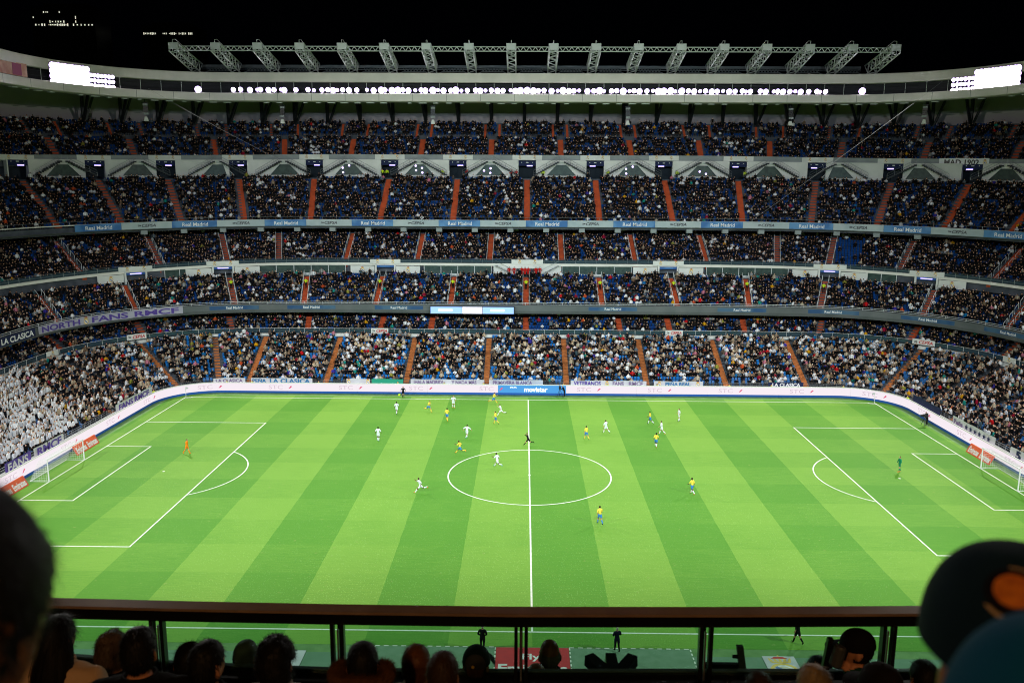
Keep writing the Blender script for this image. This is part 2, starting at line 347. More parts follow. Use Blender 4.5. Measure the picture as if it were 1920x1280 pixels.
for ti, T in enumerate(TIERS):
    S = np.unique(np.concatenate([np.arange(-smax_for(T.fan), smax_for(T.fan)+1, 2.5)])); ns = len(S)
    mb = MB().m(M_conc); V = []
    rise = (T.r1[3]-T.r0[3])/T.rows
    for i in range(T.rows+1):
        prm = [a+(b-a)*i/T.rows for a, b in zip(T.r0, T.r1)]; p = ringpts(S, *prm, T.fan)
        lo = p.copy(); lo[:, 2] -= rise if i else 1.2
        V.append(lo); V.append(p)
    nv = len(V); Vc = np.concatenate(V); F = []
    for k in range(nv-1):
        for j in range(ns-1): F.append((k*ns+j, k*ns+j+1, (k+1)*ns+j+1, (k+1)*ns+j))
    mb.add(Vc, F)
    terrace = mb.build('seating_tier', parent=stadium)
    T.obj = terrace
    rings = [T.ring(i/T.rows) for i in range(T.rows+1)]; T.rings = rings
    wst = {'A': .44, 'F': .56, 'E': .56}.get(T.name, .50)
    M_st = M_stair if T is TA else noisy('red_stair_paint', (.52, .075, .014), (.40, .055, .012), 1.2, .8)
    for si, s in enumerate(T.stairs):
        mb = MB().m(M_st)
        r_hi = T.rows if T is not TF else int(T.rows*.62)
        runs = [(s, 0, r_hi, wst)]
        if T is TF: runs += [(s+1.5, r_hi+1, T.rows, .24), (s-1.5, r_hi+1, T.rows, .24)]
        for ss, i0, i1, hw in runs:
            mb = MB().m(M_st)
            for i in range(i0, i1):
                a, ta, na = rings[i].at(rings[i].s2L(ss)); b, tb, nb = rings[i+1].at(rings[i+1].s2L(ss))
                a, b, t, n = a[0], b[0], ta[0][:2], na[0]; d = b[:2]-a[:2]; depth = np.linalg.norm(d); u = d/depth
                for f0, f1, z0, z1 in ((-.0, 1, 0, .012), (.5, 1, 0, rise*.5)):
                    P = []
                    for z in (z0, z1):
                        for q, sg in ((f0, -1), (f0, 1), (f1, 1), (f1, -1)):
                            xy = a[:2]+d*(q-.004)+t*hw*sg; P.append((xy[0], xy[1], a[2]+z))
                    mb.hexa([P[0], P[1], P[2], P[3], P[4], P[5], P[6], P[7]])
                    xy0 = a[:2]-u*.012
                P = []   # riser face painted too
                for z in (-rise+.0, .012):
                    for o_, sg in ((-.015, -1), (-.015, 1), (.0, 1), (.0, -1)):
                        xy = a[:2]+u*o_+t*hw*sg; P.append((xy[0], xy[1], a[2]+z))
                mb.hexa(P)
            st = mb.build('stairway', parent=terrace)
        if T in (TC, TD):
            for sg in (-1, 1):
                hb = MB().m(M_railw)
                for k in range(0, T.rows-1, 3):
                    seg = []
                    for i in (k, min(k+2, T.rows)):
                        q = rings[i].pt(rings[i].s2L(s)+sg*(wst+.06)); seg.append(q)
                    hb.tube([seg[0], seg[0]+Vector((0, 0, .95)), seg[1]+Vector((0, 0, .95)), seg[1]], .04, 4)
                hb.build('handrail', parent=st)
    # seats and people
    sp = .52
    for i in range(T.rows):
        R = T.ring((i+.5)/T.rows); L0, L1 = R.L[0], R.L[-1]
        L = np.arange(L0, L1, sp)+rng.uniform(0, .1); q, t, n = R.at(L); q[:, 2] = q[:, 2]-rise*.5
        s = np.interp(L, R.L, R.s); ok = q[:, 1] > T.ymin
        for a in T.stairs:
            La = R.s2L(a)
            if T is TF and i > int(T.rows*.62):
                ok &= np.abs(L-R.s2L(a+1.5)) > .6; ok &= np.abs(L-R.s2L(a-1.5)) > .6
            else: ok &= np.abs(L-La) > wst+.26
        if T is TF and i == int(T.rows*.62): ok &= False
        if T is TA and i >= 14: ok &= rng.random(len(ok)) < .9
        # clustered empties
        f = i/T.rows
        nz = (np.sin(s*.9+i*.35+ti)+np.sin(s*.37-i*.5+ti*2)+np.sin(s*2.3+i*.9))/3
        pe = {0: .13, 1: .27, 2: .27, 3: .20, 4: .27, 5: .31}[ti]
        pe = pe+.25*np.clip(nz-.3, 0, 1)*2
        if ti == 2: pe = pe+.5*np.exp(-((s-15)/1.6)**2)*(f > .1)
        if ti == 3: pe = pe+.75*((s > 50.5) & (s < 54.5)&(f<.8))
        if ti == 1: pe = pe+.5*((s > 0.4) & (s < 3.6))
        if ti == 0: pe = pe+.35*((np.abs(L) < 34) & (i < 2))+.3*((s<-52.5)&(s>-56)&(i<7))
        if ti == 0 and True: pe = np.where((s < -66), .06, pe)
        occ = rng.random(len(L)) > pe
        ang = np.arctan2(t[:, 1], t[:, 0])
        for k in np.nonzero(ok)[0]:
            (PEOPLE if occ[k] else SEATS).append((q[k, 0], q[k, 1], q[k, 2], ang[k], ti, s[k], i))
PEOPLE = np.array(PEOPLE); SEATS = np.array(SEATS)
print('people', len(PEOPLE), 'empty seats', len(SEATS))

# ------------------------------------------------------------------ crowd templates
def tmpl_person(kind):
    """seated/standing figure: vertices, faces and a colour zone per face: 0 skin 1 hair 2 top 3 trousers"""
    V = []; F = []; Z = []
    def loft(rings, zone, cap=True):    # rings: list of (cx, cy, z, rx, ry), n-gon
        n = rings_n; b = len(V)
        for cx, cy_, z, rx, ry in rings:
            for k in range(n):
                a = 2*pi*(k+.5)/n; V.append((cx+rx*cos(a), cy_+ry*sin(a), z))
        for i in range(len(rings)-1):
            for k in range(n):
                F.append((b+i*n+k, b+i*n+(k+1) % n, b+(i+1)*n+(k+1) % n, b+(i+1)*n+k)); Z.append(zone)
        if cap:
            F.append(tuple(b+(len(rings)-1)*n+k for k in range(n))); Z.append(zone)
    stand = kind in ('stand', 'cheer', 'wave'); h = .38 if stand else 0; lean = {'lean': .14, 'sit': .03}.get(kind, 0)
    rings_n = 4
    # torso (4-gon rings rotated give a box-like chest) seat height .45
    z0 = .45+h
    loft([(0, .0, z0-.02, .22, .16), (0, lean*.6, z0+.32, .25, .16), (0, lean, z0+.50, .245, .13), (0, lean, z0+.58, .10, .10)], 2)
    rings_n = 6; hy = lean+.03
    b = len(F); loft([(0, hy, z0+.56, .05, .05), (0, hy+.02, z0+.66, .078, .09), (0, hy+.01, z0+.76, .082, .10), (0, hy, z0+.825, .05, .06)], 0)
    for j in range(b, len(F)):     # hair at the back and on top (forward is -y in world terms, see below)
        c = np.mean([V[q] for q in F[j]], 0)
        if c[1] < hy or c[2] > z0+.78: Z[j] = 1
    rings_n = 4
    for sx in (-1, 1):     # arms
        if kind == 'cheer': P = [(sx*.25, lean, z0+.48), (sx*.36, .05, z0+.66), (sx*.30, .08, z0+1.0)]
        elif kind == 'wave' and sx > 0: P = [(sx*.25, lean, z0+.48), (sx*.42, .12, z0+.60), (sx*.40, .15, z0+.88)]
        elif kind == 'clap': P = [(sx*.25, lean, z0+.46), (sx*.27, .16, z0+.24), (sx*.05, .34, z0+.34)]
        elif stand: P = [(sx*.25, lean, z0+.48), (sx*.31, .0, z0+.2), (sx*.28, .10, z0-.06)]
        else: P = [(sx*.25, lean, z0+.46), (sx*.29, .06, z0+.20), (sx*.14, .30, z0+.12)]
        for a, c, r, zn in ((P[0], P[1], .062, 2), (P[1], P[2], .05, 2)):
            mb = MB().tube([a, c], [r, r*.85], 4); bb = len(V); V += mb.v; F += [tuple(i+bb for i in f) for f in mb.f]; Z += [zn]*len(mb.f)
        e = Vector(P[2]); d = (e-Vector(P[1])).normalized(); mb = MB().tube([e, e+d*.12], [.04, .03], 4); bb = len(V); V += mb.v; F += [tuple(i+bb for i in f) for f in mb.f]; Z += [0]*len(mb.f)
        if stand: Q = [(sx*.11, 0, z0), (sx*.12, .02, z0-.42), (sx*.12, 0, .0)]
        else: Q = [(sx*.11, .04, z0+.06), (sx*.14, .44, z0+.06), (sx*.14, .46, .03)]
        mb = MB().tube(Q, [.09, .075, .055], 4); bb = len(V); V += mb.v; F += [tuple(i+bb for i in f) for f in mb.f]; Z += [3]*len(mb.f)
    V = np.array(V); V[:, 1] *= -1; V[:, 1] += .12     # face the pitch (-normal)
    F = [f[::-1] for f in F]
    return V, F, np.array(Z)
KINDS_P = ['sit', 'lean', 'clap', 'stand', 'cheer', 'wave']
TP = [tmpl_person(k) for k in KINDS_P]
def lin(r, g, b): return tuple(((c/255)/12.92 if c/255 <= .04045 else ((c/255+.055)/1.055)**2.4) for c in (r, g, b))
DARKS = [lin(*c) for c in ((14, 15, 20), (20, 22, 30), (28, 30, 36), (12, 18, 34), (34, 32, 34), (46, 40, 36), (22, 26, 24), (10, 10, 12), (30, 36, 52))]
MIDS = [lin(*c) for c in ((150, 130, 110), (90, 80, 76), (100, 110, 120), (150, 150, 150), (120, 100, 80), (60, 80, 90), (186, 172, 150))]
BRIGHT = [lin(*c) for c in ((232, 232, 236), (214, 214, 220), (240, 240, 240))]
POP = [lin(*c) for c in ((196, 24, 30), (220, 160, 20), (20, 110, 170), (30, 140, 130), (200, 80, 40), (60, 50, 150), (150, 20, 50), (150, 146, 60), (200, 120, 140))]
SKIN = [lin(*c) for c in ((214, 168, 140), (196, 148, 118), (224, 180, 156), (160, 110, 84), (206, 160, 130))]
HAIR = [lin(*c) for c in ((22, 16, 12), (30, 22, 18), (44, 32, 22), (14, 12, 12), (90, 66, 40), (120, 116, 112), (26, 20, 18))]
def pick(lst, n): return np.array(lst)[rng.integers(0, len(lst), n)]
N = len(PEOPLE)
X, Y, Zp, ANG, TI, SS, ROW = PEOPLE.T
white_sec = (TI == 0) & (X < -52) & (Y < 13+(np.abs(X)-57)*.75+rng.normal(0, 1.2, N))
r = rng.random(N); top = pick(DARKS, N)*.5
pm = np.where(TI == 0, .28, np.where(TI <= 2, .15, .07)); pb = np.where(TI == 0, .17, np.where(TI <= 2, .09, .08)); pp = np.where(TI == 0, .075, np.where(TI <= 2, .045, .02))
clus = np.clip((np.sin(SS*.8+ROW*.6)+np.sin(SS*.31+1+ROW*.25)), 0, 2)*.5
pb = pb*(.5+clus*1.6)
m1 = r < pm; m2 = (r >= pm) & (r < pm+pb); m3 = (r >= pm+pb) & (r < pm+pb+pp)
top[m1] = pick(MIDS, m1.sum()); top[m2] = pick(BRIGHT, m2.sum()); top[m3] = pick(POP, m3.sum())
wmask = white_sec & (rng.random(N) < .86); top[wmask] = pick(BRIGHT, wmask.sum())
legc = pick(DARKS, N)*.8; lowt = (TI == 0)
bg = lowt & (rng.random(N) < .09); top[bg] = np.array(lin(212, 190, 160))*rng.uniform(.6, 1.0, (bg.sum(), 1)); skin = pick(SKIN, N); hair = pick(HAIR, N)
sh = rng.random(N) < np.where(TI == 0, .24, .38); skin[sh] *= rng.uniform(.12, .5, (sh.sum(), 1)); hat = rng.random(N) < .10; hair[hat] = pick(BRIGHT+POP+DARKS, hat.sum())  # some faces darkened: shadow put into the skin colour, also for hoods and scarves
rk = rng.random(N); KD = np.where(rk < .55, 0, np.where(rk < .80, 1, np.where(rk < .93, 2, 3)))
wk = rng.random(N); KD = np.where(white_sec, np.where(wk < .5, 3, np.where(wk < .72, 4, np.where(wk < .86, 5, 2))), KD)
SC = rng.uniform(.86, 1.14, N); AJ = ANG+rng.normal(0, .25, N); X = X+rng.normal(0, .07, N); Y = Y+rng.normal(0, .06, N)
def cam_uvd(x, y, z):
    d = np.stack([x-CP[0], y-CP[1], z-CP[2]], -1); zc = d@np.array(FW); return 960+FPX*(d@np.array(RT))/zc, 640-FPX*(d@np.array(UP))/zc, zc
U_, V_, D_ = cam_uvd(X, Y, Zp+.9)
cand = (U_ > 6) & (U_ < 1914) & (V_ < 1270) & (TI == 0) & ~((U_ < 100) & (V_ > 890))
order = np.argsort(np.where(cand, D_, 1e9)); IND = np.zeros(N, bool); IND[order[:290]] = True
M_crowd = bpy.data.materials.new('crowd_clothes'); M_crowd.use_nodes = True; t_ = NT(M_crowd); t_.b.inputs['Roughness'].default_value = .9; t_.b.inputs['Specular IOR Level'].default_value = .15
t_.base(t_.n('ShaderNodeAttribute', {}, attribute_name='tint').outputs['Color'])
def bulk(name, inst, mt, **k):     # inst: list of (V, F, zonecolors(list of arrays n x 3), pos n x 3, ang, scale)
    AV, AF, AC, AS = [], [], [], []; base = 0
    for Vt, Ft, cols, pos, ang, sc in inst:
        n = len(pos); nv = len(Vt); c, s_ = np.cos(ang)[:, None], np.sin(ang)[:, None]
        x = Vt[None, :, 0]*c-Vt[None, :, 1]*s_; y = Vt[None, :, 0]*s_+Vt[None, :, 1]*c
        P = np.stack([x*sc[:, None]+pos[:, 0:1], y*sc[:, None]+pos[:, 1:2], Vt[None, :, 2]*sc[:, None]+pos[:, 2:3]], -1).reshape(-1, 3)
        fl = np.concatenate([np.array(f) for f in Ft]); ln_ = np.array([len(f) for f in Ft])
        AF.append((fl[None, :]+(np.arange(n)*nv)[:, None]+base).ravel()); AS.append(np.tile(ln_, n)); AV.append(P); AC.append(cols.reshape(-1, 3)); base += n*nv
    V = np.concatenate(AV); F = np.concatenate(AF); S_ = np.concatenate(AS); C = np.concatenate(AC)
    me = bpy.data.meshes.new(name); me.vertices.add(len(V)); me.vertices.foreach_set('co', V.astype(np.float32).ravel())
    me.loops.add(len(F)); me.loops.foreach_set('vertex_index', F.astype(np.int32)); me.polygons.add(len(S_))
    st = np.concatenate([[0], np.cumsum(S_)[:-1]]); me.polygons.foreach_set('loop_start', st.astype(np.int32)); me.polygons.foreach_set('loop_total', S_.astype(np.int32))
    me.update(calc_edges=True); a = me.attributes.new('tint', 'FLOAT_COLOR', 'FACE')
    a.data.foreach_set('color', np.concatenate([C, np.ones((len(C), 1))], 1).astype(np.float32).ravel())
    me.materials.append(mt); return link(name, me, None, **k)
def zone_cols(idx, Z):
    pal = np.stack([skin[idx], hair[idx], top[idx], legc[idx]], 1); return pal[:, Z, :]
inst = []
for k in range(6):
    idx = np.nonzero((KD == k) & ~IND)[0]
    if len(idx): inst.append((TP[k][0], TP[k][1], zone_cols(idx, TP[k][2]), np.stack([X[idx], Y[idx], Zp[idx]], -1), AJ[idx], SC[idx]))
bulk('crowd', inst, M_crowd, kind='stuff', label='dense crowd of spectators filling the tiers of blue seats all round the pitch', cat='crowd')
# seats: folded pan, back
def tmpl_seat():
    mb = MB(); mb.box((0, .05, .43), (.42, .38, .05)); mb.hexa([(-.21, .22, .42), (.21, .22, .42), (.21, .26, .42), (-.21, .26, .42), (-.19, .30, .80), (.19, .30, .80), (.19, .33, .80), (-.19, .33, .80)])
    mb.box((0, .08, .21), (.10, .16, .40)); return np.array(mb.v), mb.f
SV, SF = tmpl_seat()
us, vs, ds = cam_uvd(SEATS[:, 0], SEATS[:, 1], SEATS[:, 2]+.5)
sok = (us > 5) & (us < 1915) & (vs < 1270) & (SEATS[:, 4] == 0) & ~((us < 100) & (vs > 890)); so = np.argsort(np.where(sok, ds, 1e9)); SI = np.zeros(len(SEATS), bool); SI[so[:290]] = True
q = SEATS[~SI]; sc_ = np.where(np.random.default_rng(1).random(len(q))<.5, .9, 1.1)
bulk('stadium_seats', [(SV, SF, np.repeat((np.where(q[:, 4:5] == 0, np.array([[.012, .16, .48]]), np.array([[.004, .05, .22]]))*sc_[:, None])[:, None, :], len(SF), 1), q[:, :3], q[:, 3], np.ones(len(q)))], M_crowd, kind='stuff', label='rows of empty blue plastic seats between the spectators', cat='seats')  # upper seats tinted darker: the dimmer light up there is put into their colour
seat_me = mkmesh('folding_chair', SV, SF, M_seat)
for k, i in enumerate(np.nonzero(SI)[0]):
    x, y, z, a, _, s, row = SEATS[i]
    side = 'left' if x < -50 else 'right' if x > 50 else 'far'
    lvl = 'front rows' if row < 5 else 'middle rows' if row < 11 else 'back rows'
    o = link('folding_chair', seat_me, None, label=f'empty blue plastic chair in the {lvl} of the lower stand on the {side} side', cat='chair', group=f'empty chairs in the {lvl} of the lower stand, {side} side')
    o.location = (x, y, z); o.rotation_euler = (0, 0, a)
def cname(c):
    for nm, lst in (('dark', [tuple(np.array(v)*.5) for v in DARKS]), ('muted', MIDS), ('white', BRIGHT)):
        if any(abs(c-np.array(v)).sum() < 1e-6 for v in lst): return nm
    ii = [abs(c-np.array(v)).sum() < 1e-6 for v in POP]
    if True not in ii: return 'beige'
    i = ii.index(True); return ('red', 'yellow', 'blue', 'teal', 'orange', 'violet', 'dark red', 'lime', 'pink')[i]
PN = {0: 'sitting upright', 1: 'leaning forward', 2: 'with hands together', 3: 'standing', 4: 'standing with both arms raised', 5: 'waving one arm'}
smats = {}
def cm(c, nm):
    key = tuple(np.round(c, 4));
    if key not in smats: smats[key] = mat('fan_%s_%d' % (nm, len(smats)), tuple(map(float, c)), .9, spec=.15)
    return smats[key]
fan_me = {}
for i in np.nonzero(IND)[0]:
    k = KD[i]; V, F, Zc = TP[k]; ck = (k, tuple(top[i]), tuple(legc[i]), tuple(skin[i])); hk = (k, tuple(hair[i]))
    if ck not in fan_me:
        ff = [f for f, z in zip(F, Zc) if z != 1]; zz = [{0: 0, 2: 1, 3: 2}[z] for z in Zc if z != 1]
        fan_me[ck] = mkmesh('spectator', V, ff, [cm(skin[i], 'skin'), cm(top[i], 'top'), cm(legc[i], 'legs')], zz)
    if hk not in fan_me: fan_me[hk] = mkmesh('hair', V, [f for f, z in zip(F, Zc) if z == 1], cm(hair[i], 'hair'))
    side = 'left' if X[i] < -50 else 'right' if X[i] > 50 else 'far'; lvl = 'front' if ROW[i] < 5 else 'middle' if ROW[i] < 11 else 'back'
    lb = f'spectator in {cname(top[i])} top {PN[int(k)]}, {lvl} rows, {side} lower stand'
    o = link('spectator', fan_me[ck], None, label=lb, cat='person', group=lb.replace('spectator', 'spectators')); o.location = (X[i], Y[i], Zp[i]); o.rotation_euler = (0, 0, AJ[i]); o.scale = (SC[i],)*3
    link('hair', fan_me[hk], o)

# ------------------------------------------------------------------ fronts, soffits and walls of the bowl
LMAX = 150
def part(mb, name, parent=stadium, **k): return mb.build(name, parent=parent, **k)
def Lrange(R): 
    ok = R.p[:, 1] > -38; return R.L[ok][0], R.L[ok][-1]
# lower stand: front wall behind the boards, back wall of A and rail of B
R0 = Ring(57.0, 39.2, 11, 0, 0, FA); a, b = Lrange(R0)
part(slab(MB().m(M_wall), R0, a, b, 0, .18, 0, 1.15), 'front_wall')
part(rail(MB().m(M_rail), Ring(57.2, 39.4, 11, 1.15, 0, FA), a+1, b-1, .55, 0, 1.5, .025), 'guard_rail')
RB = Ring(72.6, 52.6, 23, 7.0, .8); a, b = Lrange(RB)
part(sweep(MB().m(M_wall), RB, a, b, [(-.25, -1.6), (-.25, -.15), (0.3, -.15)]), 'parapet')
part(rail(MB().m(M_railw), RB, a, b, .75, -.1, 2.6, .03, 1), 'guard_rail')
part(slab(MB().m(mat('dark_glass_panel', (.03, .06, .08), .2)), RB, a, b, -.06, -.03, .0, .62), 'glass_screen')
# tier C: slab, fascia with ribbon, soffit
RC = Ring(73.5, 53.5, 25, 11.7, 1.0); a, b = Lrange(RC)
part(sweep(MB().m(noisy('ribbon_grey', (.085, .10, .10), (.12, .13, .13), .3, .5)), RC, a, b, [(.55, .12), (0, .12), (-.02, -.85), (.12, -1.35), (.9, -1.45)]), 'fascia')
part(rail(MB().m(M_railw), RC, a, b, .55, .25, 3.2, .035, 2), 'guard_rail')
Sg = np.arange(-smax_for(FU), smax_for(FU)+1, 3.)
def bridge(mt, prm0, prm1, name, fan=FU):
    p0 = ringpts(Sg, *prm0, fan); p1 = ringpts(Sg, *prm1, fan); n = len(Sg)
    part(MB().m(mt).add(np.concatenate([p0, p1]), [(i, i+1, n+i+1, n+i) for i in range(n-1)]), name)
M_soffit = noisy('soffit_concrete', (.10, .11, .11), (.07, .08, .08), .3, .9)
bridge(M_soffit, (74.2, 54.2, 25.7, 10.25, 1), (83.4, 63.4, 33, 14.2, .8), 'soffit')
bridge(M_soffit, (83.5, 63.5, 33.2, 11.2, .8), (83.6, 63.6, 33.3, 15, .8), 'back_wall')
# mid wall between C and D, parapet of D
RW = Ring(80.9, 63.6, 38.2, 15.7, 1.5); RDp = Ring(81.0, 63.8, 38.4, 18.0, 1.6)
# ribbon level (tier E front)
RE = Ring(85.0, 68.3, 40, 25.7, 1.05); aE, bE = Lrange(RE)
part(sweep(MB().m(M_fascia), RE, aE, bE, [(.6, .10), (.02, .10), (.02, -.05)]), 'fascia')
part(sweep(MB().m(M_soffit), RE, aE, bE, [(.02, -1.12), (.25, -1.35), (9.4, -1.2)]), 'soffit')
part(sweep(MB().m(M_soffit), RE, aE, bE, [(9.5, -4.5), (9.6, -1.0)]), 'back_wall')
part(rail(MB().m(M_rail), RE, aE, bE, .6, .3, 2.6, .03, 1), 'guard_rail')
for k, L in enumerate(np.arange(-70.6, 72, 6.72)):     # light boxes hung under the slab
    p, az = RE.frame(L); mb = MB().m(M_grey); q = RE.pt(L, .9, -1.75); mb.box(q, (1.1, .9, .75), az); part(mb, 'soffit_box')
# ---- ribbon panels of the upper fascia
def panel(name, ring, L0, L1, z0, z1, mt, off=-.06, th=.07, bord=None, **k):
    mb = slab(MB().m(mt), ring, L0+.012, L1-.012, off, off+th, z0, z1, 1.3)
    if bord: mb.m(bord); slab(mb, ring, L0+.012, L1-.012, off-.004, off+.02, z1-.12, z1-.02, 1.3)
    return mb.build(name, **k)
def grad_mat(name, c1, c2, scale):
    m = mat(name, c1, .5); t = NT(m); f = t.noise(scale, 2); r = t.n('ShaderNodeMapRange', {0: f, 1: .42, 2: .58}).outputs[0]; t.base(t.mix(r, c1, c2)); return m
M_rib_b = grad_mat('ribbon_blue', (.02, .13, .36), (.09, .25, .48), .35)
M_rib_w = noisy('ribbon_white', (.34, .42, .44), (.44, .50, .50), .4, .5)
LG = np.arange(-118, 118, .25)
def LU(ring, u, off=0, z=0):
    q = ring.at(LG, off, z)[0]; g = q[:, 1] > -8; uu = cam_uvd(q[g, 0], q[g, 1], q[g, 2])[0]; o = np.argsort(uu); return float(np.interp(u, uu[o], LG[g][o]))
n_of = lambda k: ('leftmost', 'second', 'third', 'fourth', 'fifth', 'sixth', 'seventh', 'eighth', 'ninth', 'tenth', 'eleventh', 'twelfth', 'thirteenth', 'fourteenth', 'fifteenth', 'sixteenth', 'seventeenth', 'eighteenth', 'nineteenth', 'twentieth')[k]+(' from left' if k else '')
k1 = k2 = 0
for k in range(-5, 6):
    L = 3.4+16.36*k
    o = panel('advertising_panel', RE, L-3.9, L+3.9, -1.1, .08, M_rib_b, label=f'blue ribbon panel with white club lettering, {n_of(k1)}', cat='advertising panel', group='blue panels on the upper stand ribbon'); k1 += 1
    ringtext(RE, L+.1, -.55, 'Real Madrid', .66, M_white, o, -.09)
    if k < 5:
        M = L+8.18
        o = panel('advertising_panel', RE, L+3.9, L+12.46, -1.1, .08, M_rib_w, label=f'pale grey ribbon panel with dark sponsor lettering, {n_of(k2)}', cat='advertising panel', group='pale panels on the upper stand ribbon'); k2 += 1
        ringtext(RE, M+.35, -.5, 'CEPSA', .5, M_ink, o, -.09, shear=.25, w=2.4, bold=.03)
        e = MB().m(M_ink)
        for j, zz in enumerate((.14, 0, -.14)): q = RE.at([M-1.5, M-.95], -.09, 0)[0]; e.tube([q[0]+[0, 0, -.5+zz], q[1]+[0, 0, -.5+zz*.3]], .035, 4)
        e.build('emblem', parent=o)
# ---- lower ribbon lettering
M_rib_d = grad_mat('ribbon_navy', (.015, .07, .18), (.05, .12, .20), .35)
for k, L in enumerate([LU(RC, u, 0, -.4) for u in (440, 584, 748, 1149, 1391, 1562, 1740, 1891)]):
    o = panel('advertising_panel', RC, L-4.2, L+4.2, -.74, -.08, M_rib_d, label=f'dark blue strip with small white club lettering on middle ledge, {n_of(k)}', cat='advertising panel', group='dark blue strips on the middle ledge')
    ringtext(RC, L, -.4, 'Real Madrid', .42, M_white, o, -.09)
# ---- banners on the balconies
def banner(ring, L0, L1, z0, z1, mt, texts, label, off=-.14, crests=(), wav=.04, name='banner', cat='banner', **k):
    n = max(3, int((L1-L0)/.5)); Ls = np.linspace(L0, L1, n); V = []
    for j, z in enumerate((z0, (z0+z1)/2, z1)):
        q = ring.at(Ls, off+np.sin(Ls*2.1+j)*wav*(1 if j < 2 else .3))[0]; q[:, 2] += z+np.sin(Ls*1.3)*.03; V.append(q)
    F = [(j*n+i, j*n+i+1, (j+1)*n+i+1, (j+1)*n+i) for j in range(2) for i in range(n-1)]
    o = link(name, mkmesh(name, np.concatenate(V), F, mt), None, label=label, cat=cat, **k)
    sol = None
    zc = (z0+z1)/2
    for (txt, Lc, h, w_, m) in texts: ringtext(ring, Lc, zc, txt, h, m, o, off-.07, w=w_, bold=.03)
    for Lc, r in crests: ringcrest(ring, Lc, zc, r, o, off-.07)
    return o
b0, b1 = LU(RC, 72, -.2, -.4), LU(RC, 343, -.2, -.4); bt = lambda u0, u1: (LU(RC, u0, -.2, -.4), LU(RC, u1, -.2, -.4))
tx = []
for t_x, (ua, ub) in (('NORTH', bt(78, 150)), ('FANS', bt(172, 240)), ('RMCF', bt(252, 335))): tx.append((t_x, (ua+ub)/2, .85, ub-ua, M_purple))
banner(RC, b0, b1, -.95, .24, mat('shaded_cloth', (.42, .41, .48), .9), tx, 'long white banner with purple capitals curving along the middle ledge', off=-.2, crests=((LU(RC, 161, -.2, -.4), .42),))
b2, b3 = bt(-2, 66); banner(RC, b2, b3, -1.05, .2, M_navy, [('LA CLASICA', (b2+b3)/2, .8, (b3-b2)*.9, M_white)], 'dark navy banner with white capitals at the far left of the ledge', off=-.2)
# ---- mid wall (between tiers C and D): boards, openings, windows
ZW = 0
wallm = MB().m(M_wall)
part(sweep(MB().m(M_dark), RW, *Lrange(RW), [(2.6, -.3), (2.6, 2.6)]), 'concourse_back_wall')
part(sweep(MB().m(M_fascia), RDp, *Lrange(RDp), [(.5, .12), (-.02, .12), (-.02, -.34), (2.6, -.40)]), 'balcony_slab')
part(rail(MB().m(M_rail), RDp, *Lrange(RDp), .95, .05, 1.9, .03, 2), 'guard_rail')
part(slab(MB().m(MATS['dark_glass_panel']), RDp, *Lrange(RDp), .07, .09, .2, .78), 'glass_screen')
def s2Lw(s): return RW.s2L(s)
def wbox(mb, ring, L, off, z, d):   # a box standing on a ring: d = (along, across, up)
    p, az = ring.frame(L); q = ring.pt(L, off, z); return mb.box(q, d, az)
cw = MB().m(M_conc)
for k, s in enumerate((-64, -52, -26.3, 25.6, 51, 64)):
    L = s2Lw(s)
    ent = empty('stand_entrance', RW.pt(L), 0, label=('dark stand entrance under a blue lit sign in the mid-tier wall, %s' % n_of(k)), cat='entrance', group='entrances in the mid-tier wall'); ent.location = (0, 0, 0)
    mb = MB().m(M_wall)
    for sg in (-1, 1): wbox(mb, RW, L+sg*1.75, .05, 1.1, (.3, .3, 2.2))
    mb.build('door_frame', parent=ent)
    wbox(MB().m(M_blueP), RW, L, .1, 1.78, (3.1, .2, .45)).build('sign_board', parent=ent)
    wbox(MB().m(M_scr if abs(s) > 50 else M_rib_b), RW, L, -.02, 1.78, (1.9, .05, .16)).build('lit_strip', parent=ent)
    for sg in (-1, 1):
        if abs(s) > 60 and sg*s < 0: continue
        o = wbox(MB().m(M_wall), RW, L+sg*4.2, -.05, 1.2, (4.4, .12, 1.35)).build('wall_board', None, label=f"white crested board to the {'left' if sg < 0 else 'right'} of mid-wall entrance {n_of(k)}", cat='board', group='white crested boards on the mid-tier wall')
        ringcrest(RW, L+sg*4.2, 1.2, .36, o, -.14)
    o = wbox(MB().m(M_wall), RDp, RDp.s2L(s), -.2, .35, (5.6, .1, .85)).build('parapet_board', None, label=f'white parapet board with two crests above mid-wall entrance {n_of(k)}', cat='board', group='white parapet boards above the mid-wall entrances')
    for sg in (-1, 1): ringcrest(RDp, RDp.s2L(s)+sg*1.4, .38, .26, o, -.28)
for k, (sa, sb) in enumerate(((-60, -56), (-47, -33.5), (-19.2, -6.8), (6.2, 19.0), (32.6, 45.2), (56, 60))):
    La, Lb = s2Lw(sa), s2Lw(sb)
    g = empty('window_band', (0, 0, 0), label=f'long strip of dark green glazing in the mid-tier wall, {n_of(k)}', cat='window', group='strips of glazing in the mid-tier wall')
    slab(MB().m(M_glass), RW, La, Lb, .5, .54, .5, 1.9).build('pane', parent=g)
    mb = MB().m(M_railw); slab(mb, RW, La, Lb, .4, .6, 1.9, 2.02); slab(mb, RW, La, Lb, .4, .6, .38, .5)
    for L in np.arange(La, Lb+.01, (Lb-La)/round((Lb-La)/3.1)): wbox(mb, RW, L, .48, 1.2, (.09, .12, 1.6))
    mb.build('frame', parent=g)
    slab(MB().m(M_wall), RW, La, Lb, .1, .5, 0, .38).build('sill', parent=g)
for L in np.arange(-80, 81, 5.3):
    if min(abs(L-s2Lw(s)) for s in (-64, -52, -26.3, 25.6, 51, 64)) > 3: wbox(cw, RW, L, 1.2, 1.0, (.35, .35, 2.3))
